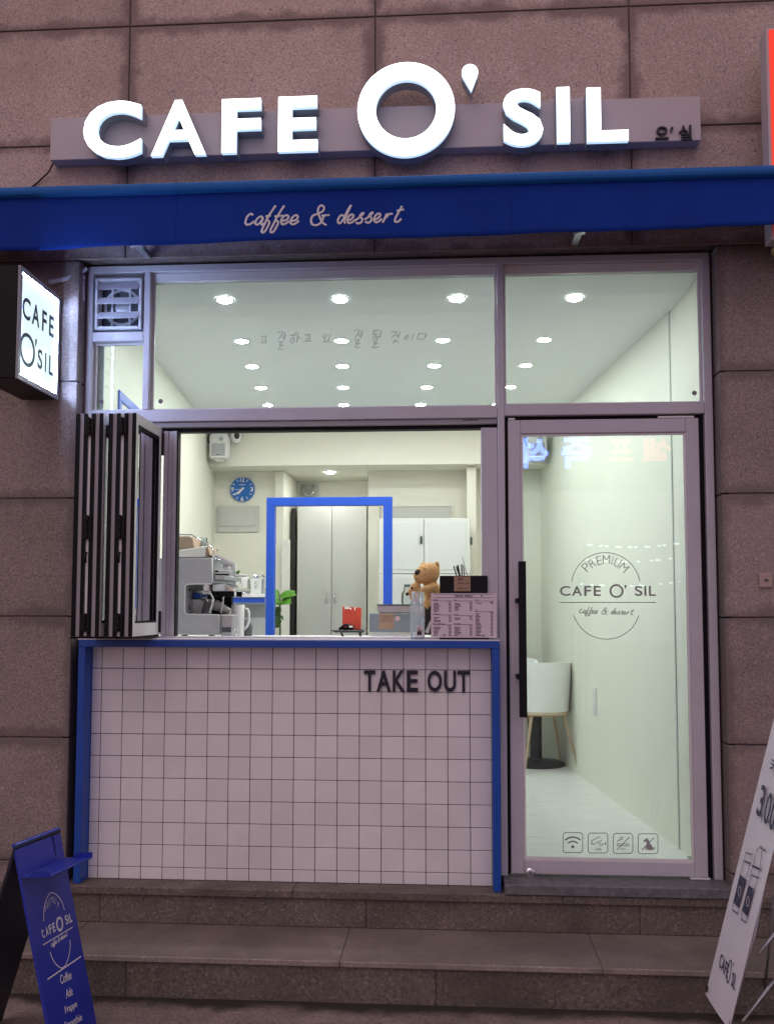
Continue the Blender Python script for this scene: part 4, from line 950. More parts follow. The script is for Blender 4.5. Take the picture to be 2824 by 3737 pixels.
G().box(c.x - .02, c.x + .02, c.y, 3.399, c.z + .075, c.z + .094).o('camera_bracket', WHITEPL, cm)
# clock
c = at(523, 1057, 3.735); R_ = (at(549, 1057, 3.735) - at(497, 1057, 3.735)).x / 2
ck = thing('blue_wall_clock', 'round blue wall clock with white numerals', 'clock', (c.x, 3.76, c.z - R_))
G().cyl((c.x, 3.74, c.z), (c.x, 3.7695, c.z), R_, n=48).o('clock_face', CLOCKB, ck, .003)
g = G()
for t, qd in (('12', 90), ('3', 0), ('6', -90), ('9', 180)):
    q = math.radians(qd); m_ = Vector((c.x + .8 * R_ * math.cos(q), 3.7398, c.z + .8 * R_ * math.sin(q))); hh = .19 * R_; ww = hh * (.95 if t == '12' else .58)
    gn = G(); word(gn, t, m_ - Vector((ww, 0, hh)), (2 * ww, 0, 0), (0, 0, 2 * hh), (0, -.001, 0), .03); gn.o('numeral', PAPER, ck)
for k in range(12):
    if k % 3:
        q = math.radians(30 * k); d = Vector((math.cos(q), 0, math.sin(q))); cc0 = Vector((c.x, 3.7393, c.z))
        G().tube([cc0 + d * R_ * .72, cc0 + d * R_ * .92], .0035, 6, flat=((0, 1, 0), .25)).o('hour_mark', PAPER, ck)
p = Vector((c.x - .28 * R_, 3.7398, c.z + .33 * R_)); word(g, 'coffee', p, (.56 * R_, 0, 0), (0, 0, .12 * R_), (0, -.001, 0))
g.o('dial_word', PAPER, ck)
cc0 = Vector((c.x, 3.7345, c.z))
for q, l, r in ((217, .78, .006), (228, .52, .008), (182, .6, .002)):
    d = Vector((math.cos(math.radians(q)), 0, math.sin(math.radians(q))))
    G().tube([cc0 - d * R_ * .18, cc0 + d * R_ * l], r, 6, flat=((0, 1, 0), .3)).o('clock_hand', PAPER, ck)
# fuse panel
a, b = at(469, 1150, 3.76), at(560, 1093, 3.76)
fb = thing('fuse_panel', 'flush cream fuse panel on the back wall under the clock', 'fuse box', (a.x, 3.76, a.z))
w_, h_ = b.x - a.x, b.z - a.z
G().box(a.x, b.x, 3.752, 3.7695, a.z, b.z).o('panel_rim', CABW, fb, .003)
G().box(a.x + w_ * .07, b.x - w_ * .07, 3.744, 3.7518, a.z + h_ * .22, b.z - h_ * .2).o('panel_lid', CABW, fb, .002)
G().box(a.x + w_ * .47, a.x + w_ * .53, 3.740, 3.7515, a.z + h_ * .14, a.z + h_ * .19).o('lid_catch', ALUW, fb)
# alcove: wall plate with chrome loop
c = at(668, 1061, 4.37)
hk = thing('chrome_loop_fitting', 'chrome U shaped loop on a square plate above the cabinet', 'fitting', (c.x, 4.39, c.z))
G().box(c.x - .09, c.x + .09, 4.385, 4.3995, c.z - .06, c.z + .07).o('plate', CABW, hk, .002)
G().tube([(c.x - .045, 4.36, c.z + .05), (c.x - .045, 4.345, c.z), (c.x - .03, 4.342, c.z - .035), (c.x, 4.34, c.z - .048), (c.x + .03, 4.342, c.z - .035), (c.x + .045, 4.345, c.z), (c.x + .045, 4.36, c.z + .05)], .013, 10).o('loop', CHROME, hk, smooth=True)
# tall cabinet
a, b = at(641, 1375, 3.95), at(792, 1084, 3.95); xm = at(716.5, 1200, 3.95).x
cb = thing('tall_white_cabinet', 'tall pale two door cabinet in the alcove', 'cabinet', ((a.x + b.x) / 2, 4.1, ZF))
G().box(a.x, b.x, 3.972, 4.38, ZF + .001, b.z).o('carcass', CABW, cb)
for k, (x0, x1) in enumerate(((a.x, xm - .003), (xm + .003, b.x))):
    d_ = G().box(x0, x1, 3.95, 3.9715, ZF + .06, b.z).o('cabinet_door', CABW, cb, .002)
    hxx = at(705 if k == 0 else 722.5, 1292, 3.93).x; z1_, z0_ = at(710, 1283, 3.93).z, at(710, 1302, 3.93).z
    G().tube([(hxx, 3.9495, z1_), (hxx, 3.925, z1_ - .012), (hxx, 3.92, (z0_ + z1_) / 2), (hxx, 3.925, z0_ + .012), (hxx, 3.9495, z0_)], .006, 8).o('handle', CHROME, d_, smooth=True)
xg0, xg1 = at(629, 1200, 3.99).x, at(638, 1200, 3.99).x
tag(G().box(xg0, xg1, 3.99, 4.03, ZF + .001, b.z - .05).o('dark_gap_panel', DARKGAP, None, .003), 'dark narrow panel standing in for the shadowed gap left of the tall cabinet', 'panel')  # dark box painted in for the shadow and dark panel in this gap
p0_, p1_ = at(606, 1375, 3.6), at(626, 1166, 3.6)
tag(G().box(p0_.x, p1_.x, 3.62, 3.632, ZF + .001, p1_.z).o('leaning_white_board', PAPER, None, .002), 'white sheet board standing against the pier behind the plant', 'board')
# white perforated lockers on the right
lk = thing('white_locker_pair', 'pair of white perforated metal lockers on the right behind the bear', 'locker', (1.2, 3.2, ZF))
a, b = at(817, 1375, 3.05), at(1016, 1119, 3.05); xm = at(916, 1200, 3.05).x
LOCKERW = mat('locker_white', (.60, .62, .59), .5)
PERF = mat('perforated_white_steel', (.57, .595, .58), .5, bump=.15, bscale=220)
G().box(a.x, b.x, 3.07, 3.45, ZF + .001, b.z).o('locker_body', LOCKERW, lk, .003)
for x0, x1 in ((a.x + .004, xm - .004), (xm + .004, b.x - .004)):
    z_m = at(900, 1240, 3.05).z
    for z0, z1 in ((z_m + .003, b.z - .004), (ZF + .05, z_m - .003)):
        d_ = G().box(x0, x1, 3.052, 3.0695, z0, z1).o('locker_door', LOCKERW, lk, .002)
        G().box(x0 + .03, x1 - .03, 3.048, 3.0515, z0 + .03, z1 - .03).o('perforated_panel', PERF, d_, .001)
for x_, y_ in ((910, 1167), (1018, 1169)):
    c = at(x_, y_, 3.04); G().box(c.x - .008, c.x + .008, 3.036, 3.047, c.z - .03, c.z + .03).o('lock', mat('lock_green', (.02, .05, .03), .4), lk)

# ================================================================== blue portal and back shelf
pt = thing('blue_portal_frame', 'bright blue square arch frame standing behind the counter', 'partition frame', (.9, 2.3, 1.06))
YP = 2.3
a, b = at(573, 1375, YP), at(847, 1073, YP); i0, i1 = at(592, 1200, YP).x, at(828, 1200, YP).x; zi = at(700, 1092, YP).z
G().box(a.x, i0, YP, YP + .07, ZF + .001, zi).o('frame_post', BLUEIN, pt, .002)
G().box(i1, b.x, YP, YP + .07, ZF + .001, zi).o('frame_post', BLUEIN, pt, .002)
G().box(a.x, b.x, YP, YP + .07, zi + .0003, b.z).o('frame_head', BLUEIN, pt, .002)
sf = thing('back_shelf', 'white shelf with blue front edge left of the portal frame', 'shelf', (.3, 2.4, 1.2))
s0_, s1_ = at(478, 1303, 2.28), at(572, 1291, 2.28)
G().box(s0_.x - .3, s1_.x, 2.28, 2.30, s0_.z, s1_.z).o('shelf_edge', BLUEIN, sf, .001)
G().box(s0_.x - .3, s1_.x, 2.265, 2.62, s1_.z + .0005, s1_.z + .022).o('shelf_board', WHITEPL, sf, .002)
tw = thing('small_tiled_splashback', 'white square tiled wall below the back shelf', 'tiled wall', (.3, 2.5, .9))
G().box(s0_.x - .3, s1_.x, 2.52, 2.56, ZF + .001, s0_.z - .001).o('tile_backing', mat('pale_grout', (.42, .44, .45), .8), tw)
sm = G().box(-.0725, .0725, 0, .006, -.0725, .0725).mesh('tile', WHITEPL, .0015)
tz = at(560, 1334, 2.515).z; tx = at(540, 1334, 2.515).x
for i in range(-5, 2):
    for j in range(-3, 2):
        x_, z_ = tx + .15 * i + .075, tz + .15 * j + .075
        if x_ + .07 < s1_.x and z_ + .07 < s0_.z - .001: o = link('tile', sm, tw); o.location = (x_, 2.513, z_)
for k, (x0, x1) in enumerate(((508, 534.5), (540, 567))):
    p, q = at(x0, 1288, 2.33), at(x1, 1250.5, 2.33); z0 = s1_.z + .0225
    e = thing('white_canister', 'square white ceramic canister on the back shelf, %s one' % ('left' if k == 0 else 'right'), 'canister', (p.x, 2.38, z0), 'shelf canisters')
    G().hexa([(p.x + .006, 2.33, z0), (q.x - .006, 2.33, z0), (q.x - .006, 2.44, z0), (p.x + .006, 2.44, z0), (p.x, 2.325, q.z), (q.x, 2.325, q.z), (q.x, 2.445, q.z), (p.x, 2.445, q.z)]).o('canister_body', WHITEPL, e, .008, segs=2)
    xm_ = (p.x + q.x) / 2
    g = G()
    for dz in (.05, .02): strokes(g, [[(-.012, .008), (.012, .014)], [(.004, .012), (-.012, -.006)], [(-.01, -.004), (.012, -.006)]], lambda u_, w_: Vector((xm_ + u_, 2.3262, z0 + .03 + dz + w_)), .0022, (0, 1, 0), .2, curve=False)
    g.o('canister_mark', DECALF, e)
    if k == 0: G().cyl((xm_ + .02, 2.38, q.z - .001), (xm_ + .02, 2.38, q.z + .012), .028, .022, n=16).o('lid', ALUW, e)
    else: G().ball((xm_ - .025, 2.37, q.z + .012), (.035, .03, .028), n=14).tube([(xm_, 2.37, q.z + .01), (xm_ + .03, 2.37, q.z + .03), (xm_ + .05, 2.38, q.z + .01)], .008, 8).o('scoop', CHROME, e, smooth=True)

# ================================================================== plants
def leaf(g, base, tip, width, up, bend=.2, mi=0):
    base = Vector(base); tip = Vector(tip); d = tip - base; L_ = d.length; d.normalize(); sd = d.cross(Vector(up)).normalized(); upv = sd.cross(d)
    n = 7; rows = []
    for i in range(n + 1):
        t = i / n; w_ = width * math.sin(math.pi * min(1, t * .92 + .05)) ** .8 * (1 - .25 * t); c_ = base + d * L_ * t + upv * bend * L_ * math.sin(math.pi * t) * .6
        rows.append([c_ - sd * w_ + upv * w_ * .35, c_ - upv * .001, c_ + sd * w_ + upv * w_ * .35])
    V = [p for r in rows for p in r]; k = len(V); V2 = [p - upv * .0012 for p in V]; Fc = []
    for i in range(n):
        for j in range(2):
            a_ = 3 * i + j; Fc.append((a_, a_ + 1, a_ + 4, a_ + 3)); Fc.append((k + a_, k + a_ + 3, k + a_ + 4, k + a_ + 1))
    g.add(V + V2, Fc, mi)
pl = thing('rubber_plant', 'tall rubber plant with large green leaves behind the blue frame', 'plant', (at(597, 1375, 2.75).x, 2.75, ZF))
YPl = 2.75
def pz(x, y): return at(562.5 + x * .177, 1053.9 + y * .177, YPl)
G().tube([(pz(240, 1800).x, YPl, ZF + .18), pz(240, 1800), pz(238, 1500), pz(240, 1300)], [.008, .007, .006, .004], 8).o('stem', mat('stem_green', (.10, .14, .05), .6), pl, smooth=True)
G().lathe((pz(240, 1800).x, YPl, ZF + .001), [(.08, 0), (.11, .2), (.10, .2), (.095, .19)], 24).o('pot', WHITEPL, pl, smooth=40)
for (b_, t_, w_, m_, dy) in (((235, 1340), (430, 1315), .030, LEAF, -.02), ((238, 1350), (390, 1275), .026, LEAF, .03), ((240, 1380), (165, 1435), .05, LEAF, -.05), ((240, 1395), (378, 1415), .056, LEAF, -.04), ((225, 1350), (120, 1290), .04, LEAF, .0), ((235, 1550), (150, 1480), .035, LEAFD, .02), ((238, 1640), (120, 1560), .045, LEAFD, 0), ((240, 1580), (268, 1620), .02, LEAFD, .02), ((240, 1620), (225, 1675), .02, LEAFD, -.02), ((238, 1700), (130, 1690), .035, LEAFD, .03)):
    g = G(); p, q = pz(*b_), pz(*t_); q.y += dy * 2; leaf(g, p, p + (q - p) * 1.12, w_ * 1.3, (0, -.75, .6), .15); g.o('leaf', m_, pl, smooth=True)
sp = thing('small_potted_plant', 'small bright green plant behind the canisters', 'plant', (at(505, 1290, 2.5).x, 2.5, s1_.z + .0225))
def mz(x, y): return at(367 + x * .1416, 1125 + y * .1416, 2.47)
pc = mz(985, 1010)
G().lathe((pc.x, 2.5, s1_.z + .0225), [(.03, 0), (.04, .07), (.036, .07)], 18).o('pot', WHITEPL, sp, smooth=40)
for i, (bx, by, tx_, ty_, w_) in enumerate(((990, 900, 1080, 765, .028), (985, 900, 960, 760, .03), (970, 910, 860, 850, .026), (975, 930, 900, 800, .03), (990, 900, 1030, 790, .03), (980, 940, 880, 900, .022), (1000, 960, 1090, 880, .02), (975, 960, 930, 960, .02), (1210, 1080, 1205, 900, .02), (1420, 1100, 1440, 960, .02))):
    g = G(); p, q = mz(bx, by), mz(tx_, ty_); q.y += .03 * ((i % 3) - 1); leaf(g, p, q, w_, (0, -.8, .5), .12); g.o('leaf', LEAF if i % 3 else LEAFD, sp, smooth=True)

# ================================================================== work counter and what stands on it
wc = thing('inner_work_counter', 'white work counter just inside the order window', 'counter', (.8, .5, ZF))
CZT = 1.062
G().box(rm(UL, .9, 0).x + .06, 1.74, .09, 1.55, CZT - .03, CZT).o('counter_top', WHITEPL, wc, .003)
G().box(rm(UL, .9, 0).x + .12, 1.70, .13, 1.50, ZF + .001, CZT - .0305).o('counter_body', WHITEPL, wc)
def ez(x, y, Y=.48): return at(367 + x * .1416, 1125 + y * .1416, Y)
em = thing('espresso_machine', 'grey and chrome espresso machine seen from its side at the left of the counter', 'espresso machine', (.4, .7, CZT))
YE0, YE1 = .46, .98
def pol(pts, Y): return [Vector((ez(x, y, Y).x, Y, ez(x, y, Y).z)) for x, y in pts]
side = [(-260, 575), (645, 575), (650, 900), (640, 965), (270, 970), (235, 1000), (222, 1380), (250, 1430), (735, 1440), (757, 1460), (760, 1735), (-260, 1735)]
for k, Y in enumerate((YE0, YE1)):
    pp = pol(side, YE0); pp = [Vector((q.x, Y, max(q.z, CZT + .02))) for q in pp]
    sp_ = G().prism(pp, (0, .016, 0)).o('side_panel', MACHINE, em, .003)
    edge = [Vector((q.x, Y - .001, q.z)) for q in pp[1:11]]
    G().tube(edge, .0035, 6).o('panel_edge', ALUW, sp_, smooth=True)
def mb(x0, x1, y0, y1, ya=YE0 + .0165, yb2=YE1 - .0005): a_, b_ = ez(x0, y1, YE0), ez(x1, y0, YE0); return (a_.x, b_.x, ya, yb2, max(a_.z, CZT + .021), b_.z)
G().box(*mb(-250, 640, 582, 955)).o('upper_housing', STEEL, em, .004)
G().box(*mb(-250, 215, 956, 1440)).o('back_column', MACHINE, em)
G().box(*mb(-250, 750, 1441, 1730)).o('drip_base', STEEL, em, .004)
G().box(*mb(230, 745, 1432, 1440)).o('drip_grate', CHROME, em)
for x_ in (-150, 300, 690):
    p = ez(x_, 1735); G().cyl((p.x, YE0 + .05, CZT + .0005), (p.x, YE0 + .05, CZT + .0205), .02, .017, n=16).cyl((p.x, YE1 - .05, CZT + .0005), (p.x, YE1 - .05, CZT + .0205), .02, .017, n=16).o('foot', RUBBER, em)
for Y in (.56, .72, .88):
    p = ez(500, 960); G().lathe((p.x, Y, p.z - .055), [(.034, 0), (.036, .018), (.03, .02), (.03, .054)], 20).o('group_head', CHROME, em, smooth=40)
a_, b_ = ez(660, 965), ez(995, 1085)
hood = G().prism([ez(650, 965, .52), ez(820, 955, .52), ez(995, 1040, .52), ez(985, 1080, .52), ez(650, 1085, .52)], (0, .40, 0)).o('chrome_hood', CHROME, em, .004)
for Y in (.56, .74):
    p0_, p1_ = ez(520, 1110, .48), ez(930, 1115, .48)
    pf = G().cyl((p0_.x, Y, p0_.z), (p0_.x + .045, Y, p0_.z), .02, n=14).cyl((p0_.x + .0455, Y, p0_.z), (p1_.x, Y, p1_.z), .011, .016, n=14).o('portafilter', BLACK, em, smooth=40)
    G().ball((p1_.x + .003, Y, p1_.z), (.008, .014, .014), n=14).o('handle_cap', CHROME, pf, smooth=True)
G().tube([ez(400, 1080, .52), ez(520, 1082, .515), ez(620, 1105, .51), ez(660, 1180, .505), ez(640, 1300, .505), ez(600, 1425, .505)], .0055, 10).o('steam_wand', CHROME, em, smooth=True)
G().tube([ez(815, 1160, .60), ez(800, 1300, .60), ez(765, 1430, .60)], .005, 10).o('steam_wand', CHROME, em, smooth=True)
G().tube([ez(490, 1230, .6), ez(520, 1170, .6), ez(560, 1190, .6), ez(580, 1240, .6)], .005, 8).o('spout', CHROME, em, smooth=True)
for (x0, x1, y_) in ((700, 880, 768), (865, 1030, 818)):
    p, q = ez(x0, y_), ez(x1, y_)
    kn = G().cyl((p.x, YE0 + .08 + (y_ - 768) * .003, p.z), (q.x, YE0 + .08 + (y_ - 768) * .003, q.z), .006, .0075, n=12).ball((q.x, YE0 + .08 + (y_ - 768) * .003, q.z), .0075, n=10).o('steam_lever', ALUW, em, smooth=40)
    G().cyl((ez(645, 768).x, YE0 + .08, p.z), (p.x - .0005, YE0 + .08, p.z), .005, n=10).o('lever_stem', BLACK, kn)
G().box(*mb(648, 800, 830, 900, .50, .9)).o('gauge_panel', STEEL, em, .002)
G().box(*mb(244, 345, 1100, 1185, .60, .75)).o('blue_pump', BLUEIN, em, .004)
G().box(*mb(226, 640, 968, 1430, .90, .94)).o('inner_back', RUBBER, em)
for k in range(4):
    Y = .56 + .05 * k; G().tube([ez(260 + 40 * k, 985, Y), ez(300 + 30 * k, 1060, Y), ez(250 + 55 * k, 1130, Y), ez(290, 1350, Y)], .006, 8).o('hose', BLACK, em, smooth=True)
# stack of paper filters inside the machine
def cup(name, c0, c1, r0, r1, m, label, cat, grp=None, flutes=0, n=24):
    e = thing(name, label, cat, c0, grp); d = (Vector(c1) - Vector(c0)); h_ = d.length
    g = G(); prof = [(r0, 0), (r1, h_), (r1 - .002, h_ - .0005), (r0 - .002, .003)]
    g.lathe(c0, prof, n, axis=d)
    if flutes:
        for i, v in enumerate(g.v):
            if (i % n) % 2: ax = Vector(c0) + d.normalized() * (v - Vector(c0)).dot(d.normalized()); g.v[i] = ax + (v - ax) * .93
    g.o('cup_wall', m, e, smooth=False if flutes else 40); return e
p = ez(400, 1425, .62)
cup('paper_filter', Vector((p.x, .62, p.z + .003)), Vector((p.x, .62, p.z + .075)), .025, .044, PAPER, 'fluted white paper filter cup under the group head, left one', 'paper cup', None, 1, 40)
p = ez(560, 1425, .70)
cup('paper_filter', Vector((p.x, .70, p.z + .003)), Vector((p.x, .70, p.z + .080)), .025, .044, PAPER, 'fluted white paper filter cup under the group head, right one', 'paper cup', None, 1, 40)
p, q = ez(930, 1400, .66), ez(690, 1290, .66)
cup('paper_cup', Vector((p.x, .66, p.z)), Vector((q.x, .66, q.z)), .016, .030, PAPER, 'white paper cup lying tilted beside the machine front', 'paper cup')
# things on top of the machine
ztop = ez(300, 575).z + .004
e = thing('kraft_paper_bag', 'open brown and white paper bag lying on the espresso machine', 'paper bag', (ez(300, 560).x, .6, ztop))
G().prism([(ez(-100, 560, .55).x, .52, ztop), (ez(555, 560, .55).x, .52, ztop), (ez(575, 385, .55).x, .54, ez(575, 385, .55).z), (ez(380, 420, .55).x, .54, ez(380, 415, .55).z), (ez(-100, 480, .55).x, .54, ez(-100, 480, .55).z)], (0, .20, 0)).o('bag_fold', PAPER, e, .006)
G().prism([(ez(-100, 470, .55).x, .56, ez(0, 470, .55).z), (ez(365, 405, .55).x, .56, ez(365, 405, .55).z), (ez(335, 270, .55).x, .57, ez(335, 270, .55).z), (ez(270, 235, .55).x, .57, ez(270, 232, .55).z), (ez(-100, 235, .55).x, .57, ez(-100, 232, .55).z)], (0, .16, 0)).o('bag_body', KRAFT, e, .008, segs=2)
G().prism([(ez(585, 385, .55).x, .53, ez(585, 385, .55).z), (ez(630, 530, .55).x, .53, ez(630, 530, .55).z), (ez(565, 540, .55).x, .53, ez(565, 540, .55).z)], (0, .18, 0)).o('bag_gusset', KRAFT, e)
rk = thing('wire_cup_rack', 'chrome wire rack edge around the top of the espresso machine', 'rack', (ez(620, 560).x, .7, ztop))
for Y in (.50, .80):
    G().tube([ez(660, 575, Y), ez(665, 450, Y), ez(640, 410, Y), ez(560, 350, Y), ez(330, 215, Y), ez(140, 212, Y), ez(-80, 212, Y)], .004, 8).o('rack_wire', CHROME, rk, smooth=True)
rr_ = random.Random(3)
for k, (x_, y_, Y) in enumerate(((450, 330, .76), (520, 300, .84), (400, 285, .90), (560, 370, .70), (600, 440, .80), (640, 500, .72))):
    p = ez(x_, y_, Y); r = .024 if k < 4 else .02
    zb_ = ztop + .001 if k > 3 else max(ztop + .001, p.z - .05)
    nm = ['shortest', 'tallest', 'rearmost', 'front', 'lower', 'outermost'][k]
    e = thing('glass_tumbler', 'clear glass tumbler heaped on the espresso machine, %s of the pile' % nm, 'glass', (p.x, Y, zb_), 'glasses on the espresso machine')
    d = Vector((rr_.uniform(-.3, .3), rr_.uniform(-.2, .2), 1)).normalized()
    G().lathe((p.x, Y, zb_ + .002), [(r * .82, 0), (r, .06), (r - .003, .06), (r * .82 - .003, .006)], 20, axis=d).o('glass_wall', CUPGLASS, e, smooth=40)
    G().lathe((p.x, Y, zb_ + .0025), [(r * .78, 0), (r * .78, .004)], 16, axis=d).o('glass_base', CHROME, e)
tg = thing('chrome_tamper_rails', 'pair of shiny slanted rails on the machine front', 'rail', (ez(820, 600).x, .6, ez(820, 700).z))
for (a_, b_, Y) in (((690, 530), (985, 670), .55), ((690, 580), (960, 695), .57), ((680, 565), (820, 650), .60)):
    G().cyl(ez(*a_, Y), ez(*b_, Y), .0085, n=12).o('rail', CHROME, tg, smooth=40)
G().box(ez(755, 0).x, ez(840, 0).x, .57, .62, ez(0, 725).z, ez(0, 668).z).o('clip', WHITEPL, tg, .004)
# steel box and white pitcher
a_, b_ = ez(770, 1735, .40), ez(945, 1435, .40)
e = thing('knock_box', 'grey steel knock box between machine and white pitcher', 'box', (a_.x, .4, CZT))
G().box(a_.x, b_.x, .42, .55, CZT + .001, b_.z).o('box_body', STEEL, e, .006)
G().box(a_.x + .004, b_.x - .006, .414, .4195, CZT + .05, CZT + .075).o('box_band', DRAIN, e)
G().tube([(b_.x, .45, CZT + .065), (b_.x + .012, .45, CZT + .058), (b_.x + .012, .45, CZT + .035), (b_.x + .002, .45, CZT + .028)], .004, 8).o('box_clip', CHROME, e, smooth=True)
YJ = .62
p, q = ez(1035, 1760, YJ), ez(1130, 1300, YJ); rj = (ez(1130, 1400, YJ) - ez(935, 1400, YJ)).x / 2
e = thing('white_pitcher', 'tall white plastic pitcher with loop handle beside the machine', 'pitcher', (p.x, YJ, CZT))
zt_ = ez(1000, 1305, YJ).z
G().lathe((p.x, YJ, CZT + .001), [(rj * .92, 0), (rj, zt_ - CZT), (rj * .96, zt_ - CZT + .006), (rj * .9, zt_ - CZT + .004), (rj * .85, .01)], 32).o('pitcher_body', WHITEPL, e, smooth=40)
G().tube([ez(1125, 1345, YJ), ez(1185, 1350, YJ), ez(1207, 1400, YJ), ez(1208, 1530, YJ), ez(1180, 1610, YJ), ez(1128, 1665, YJ)], .0065, 10).o('pitcher_handle', WHITEPL, e, smooth=True)
a_, b_ = ez(1130, 1740, 1.1), ez(1195, 1540, 1.1)
e = thing('grey_jug_behind', 'small dark grey jug behind the white pitcher handle', 'jug', ((a_.x + b_.x) / 2, 1.1, CZT))
G().lathe(((a_.x + b_.x) / 2, 1.1, CZT + .001), [(.035, 0), (.038, .06), (.03, b_.z - CZT - .01), (.012, b_.z - CZT + .01)], 20).o('jug_body', DRAIN, e, smooth=40)

# red bag on a dark tray
YR = 1.25
def rz(x, y, Y=YR): return at(562.5 + x * .177, 1053.9 + y * .177, Y)
e = thing('dark_tray_stand', 'dark metal tray on short legs behind the sill', 'tray', (rz(1070, 1800).x, YR, CZT))
a_, b_ = rz(885, 1765), rz(1270, 1735)
G().prism([(a_.x - .01, YR - .06, b_.z - .002), (b_.x + .008, YR - .06, b_.z), (b_.x - .004, YR - .06, a_.z), (a_.x + .02, YR - .06, a_.z)], (0, .2, 0)).o('tray_plate', IRON, e, .003)
for x_ in (985, 1205):
    p = rz(x_, 1770); G().tube([(p.x, YR, p.z), (p.x + .006, YR, (p.z + CZT) / 2), (p.x + .012, YR, CZT + .001)], .006, 8).o('tray_leg', IRON, e, smooth=True)
G().tube([rz(1240, 1735, YR - .05), rz(1228, 1780, YR - .05), rz(1215, 1790, YR - .05)], .005, 8).o('tray_hook', IRON, e, smooth=True)
ztr = b_.z + .001
a_, b_ = rz(990, 1740), rz(1224, 1458)
e = thing('red_paper_bag', 'red paper bag standing on the dark tray with white strings', 'paper bag', ((a_.x + b_.x) / 2, YR + .04, ztr))
G().hexa([(a_.x + .003, YR + .02, ztr), (b_.x - .004, YR + .02, ztr), (b_.x - .004, YR + .09, ztr), (a_.x + .003, YR + .09, ztr), (a_.x, YR + .04, b_.z + .004), (b_.x, YR + .04, b_.z - .003), (b_.x, YR + .06, b_.z - .003), (a_.x, YR + .06, b_.z + .004)]).o('bag_body', RED, e, .002)
G().box(rz(1025, 0).x, rz(1075, 0).x, YR + .034, YR + .039, rz(0, 1482).z, rz(0, 1450).z).tube([rz(1070, 1465, YR + .03), rz(1100, 1475, YR + .02), rz(1108, 1490, YR + .02)], .003, 6).tube([rz(1160, 1460, YR + .03), rz(1150, 1480, YR + .02), rz(1160, 1500, YR + .02)], .003, 6).o('bag_string', PAPER, e)
e = thing('black_cable_bundle', 'black coiled cable with white tag in front of the red bag', 'cable', (rz(1050, 1720).x, YR - .02, ztr))
pts = [rz(960, 1735, YR - .02), rz(1000, 1700, YR - .02), rz(1040, 1672, YR - .03), rz(1090, 1690, YR - .02), rz(1140, 1700, YR - .03), rz(1120, 1725, YR - .01), rz(1060, 1705, YR - .04), rz(1010, 1725, YR - .02), rz(1080, 1730, YR)]
G().tube(pts, .008, 8).o('cable', RUBBER, e, smooth=True)
p = rz(1105, 1697, YR - .04); G().box(p.x - .011, p.x + .011, YR - .045, YR - .042, p.z - .005, p.z + .005).o('cable_tag', PAPER, e)

# cash drawer with kraft note, and flat box on it
def nz_(x, y, Y): return at(769.7 + x * .1983, 1006.5 + y * .1983, Y)
YD = .62
a_, b_ = nz_(140, 1810, YD), nz_(600, 1605, YD)
e = thing('grey_cash_drawer', 'grey metal cash drawer with a brown note taped on it', 'cash drawer', (a_.x, YD, CZT))
G().box(a_.x, b_.x + .06, YD, YD + .3, a_.z, b_.z).o('drawer_case', GREYBOX, e, .003)
G().box(a_.x + .005, b_.x + .05, YD + .02, YD + .28, CZT + .001, a_.z - .0005).o('drawer_base', WHITEPL, e)
p, q = nz_(250, 1778, YD), nz_(408, 1612, YD)
nt = G().box(p.x, q.x, YD - .002, YD - .0005, p.z, q.z).o('kraft_note', NOTE, e)
g = G()
for k in range(5): g.box(p.x + .008, q.x - .008 - .004 * (k % 2), YD - .0026, YD - .0021, q.z - .012 - .0075 * k - .0018, q.z - .012 - .0075 * k)
g.o('note_writing', INK, nt)
c = nz_(450, 1665, YD); G().ring((c.x, YD - .0005, c.z), (1, 0, 0), (0, 0, 1), .008, .014, (0, -.004, 0), n=24).cyl((c.x, YD - .0005, c.z), (c.x, YD - .003, c.z), .0078, n=18).o('drawer_lock', CHROME, e)
a2, b2 = nz_(225, 1595, YD), nz_(600, 1520, YD)
e = thing('flat_pos_tray', 'flat grey tray on top of the cash drawer', 'tray', (a2.x, YD, b_.z))
G().prism([(a2.x + .012, YD + .01, b_.z + .0008), (b2.x + .05, YD + .01, b_.z + .0008), (b2.x + .05, YD + .01, b2.z), (a2.x, YD + .01, b2.z), (a2.x, YD + .01, b2.z - .026)], (0, .22, 0)).o('tray_body', STEEL, e, .003)
G().box(a2.x - .002, b2.x + .051, YD + .005, YD + .235, b2.z + .0003, b2.z + .005).o('tray_rim', DRAIN, e, .001)
# glass jar behind bear
p = nz_(555, 1500, .9)
e = thing('swing_top_jar', 'clear swing top glass jar behind the small bear', 'jar', (p.x, .9, b2.z))
G().lathe((p.x, .9, p.z - .02), [(.03, 0), (.034, .03), (.034, .075), (.02, .095), (.02, .11)], 22).o('jar_wall', CUPGLASS, e, smooth=40)
G().cyl((p.x, .9, p.z + .091), (p.x, .9, p.z + .105), .018, n=18).o('jar_lid', mat('jar_lid_green', (.12, .17, .15), .4), e)
G().cyl((p.x, .9, CZT + .001), (p.x, .9, p.z - .0205), .05, n=18).o('jar_stand', WHITEPL, e)

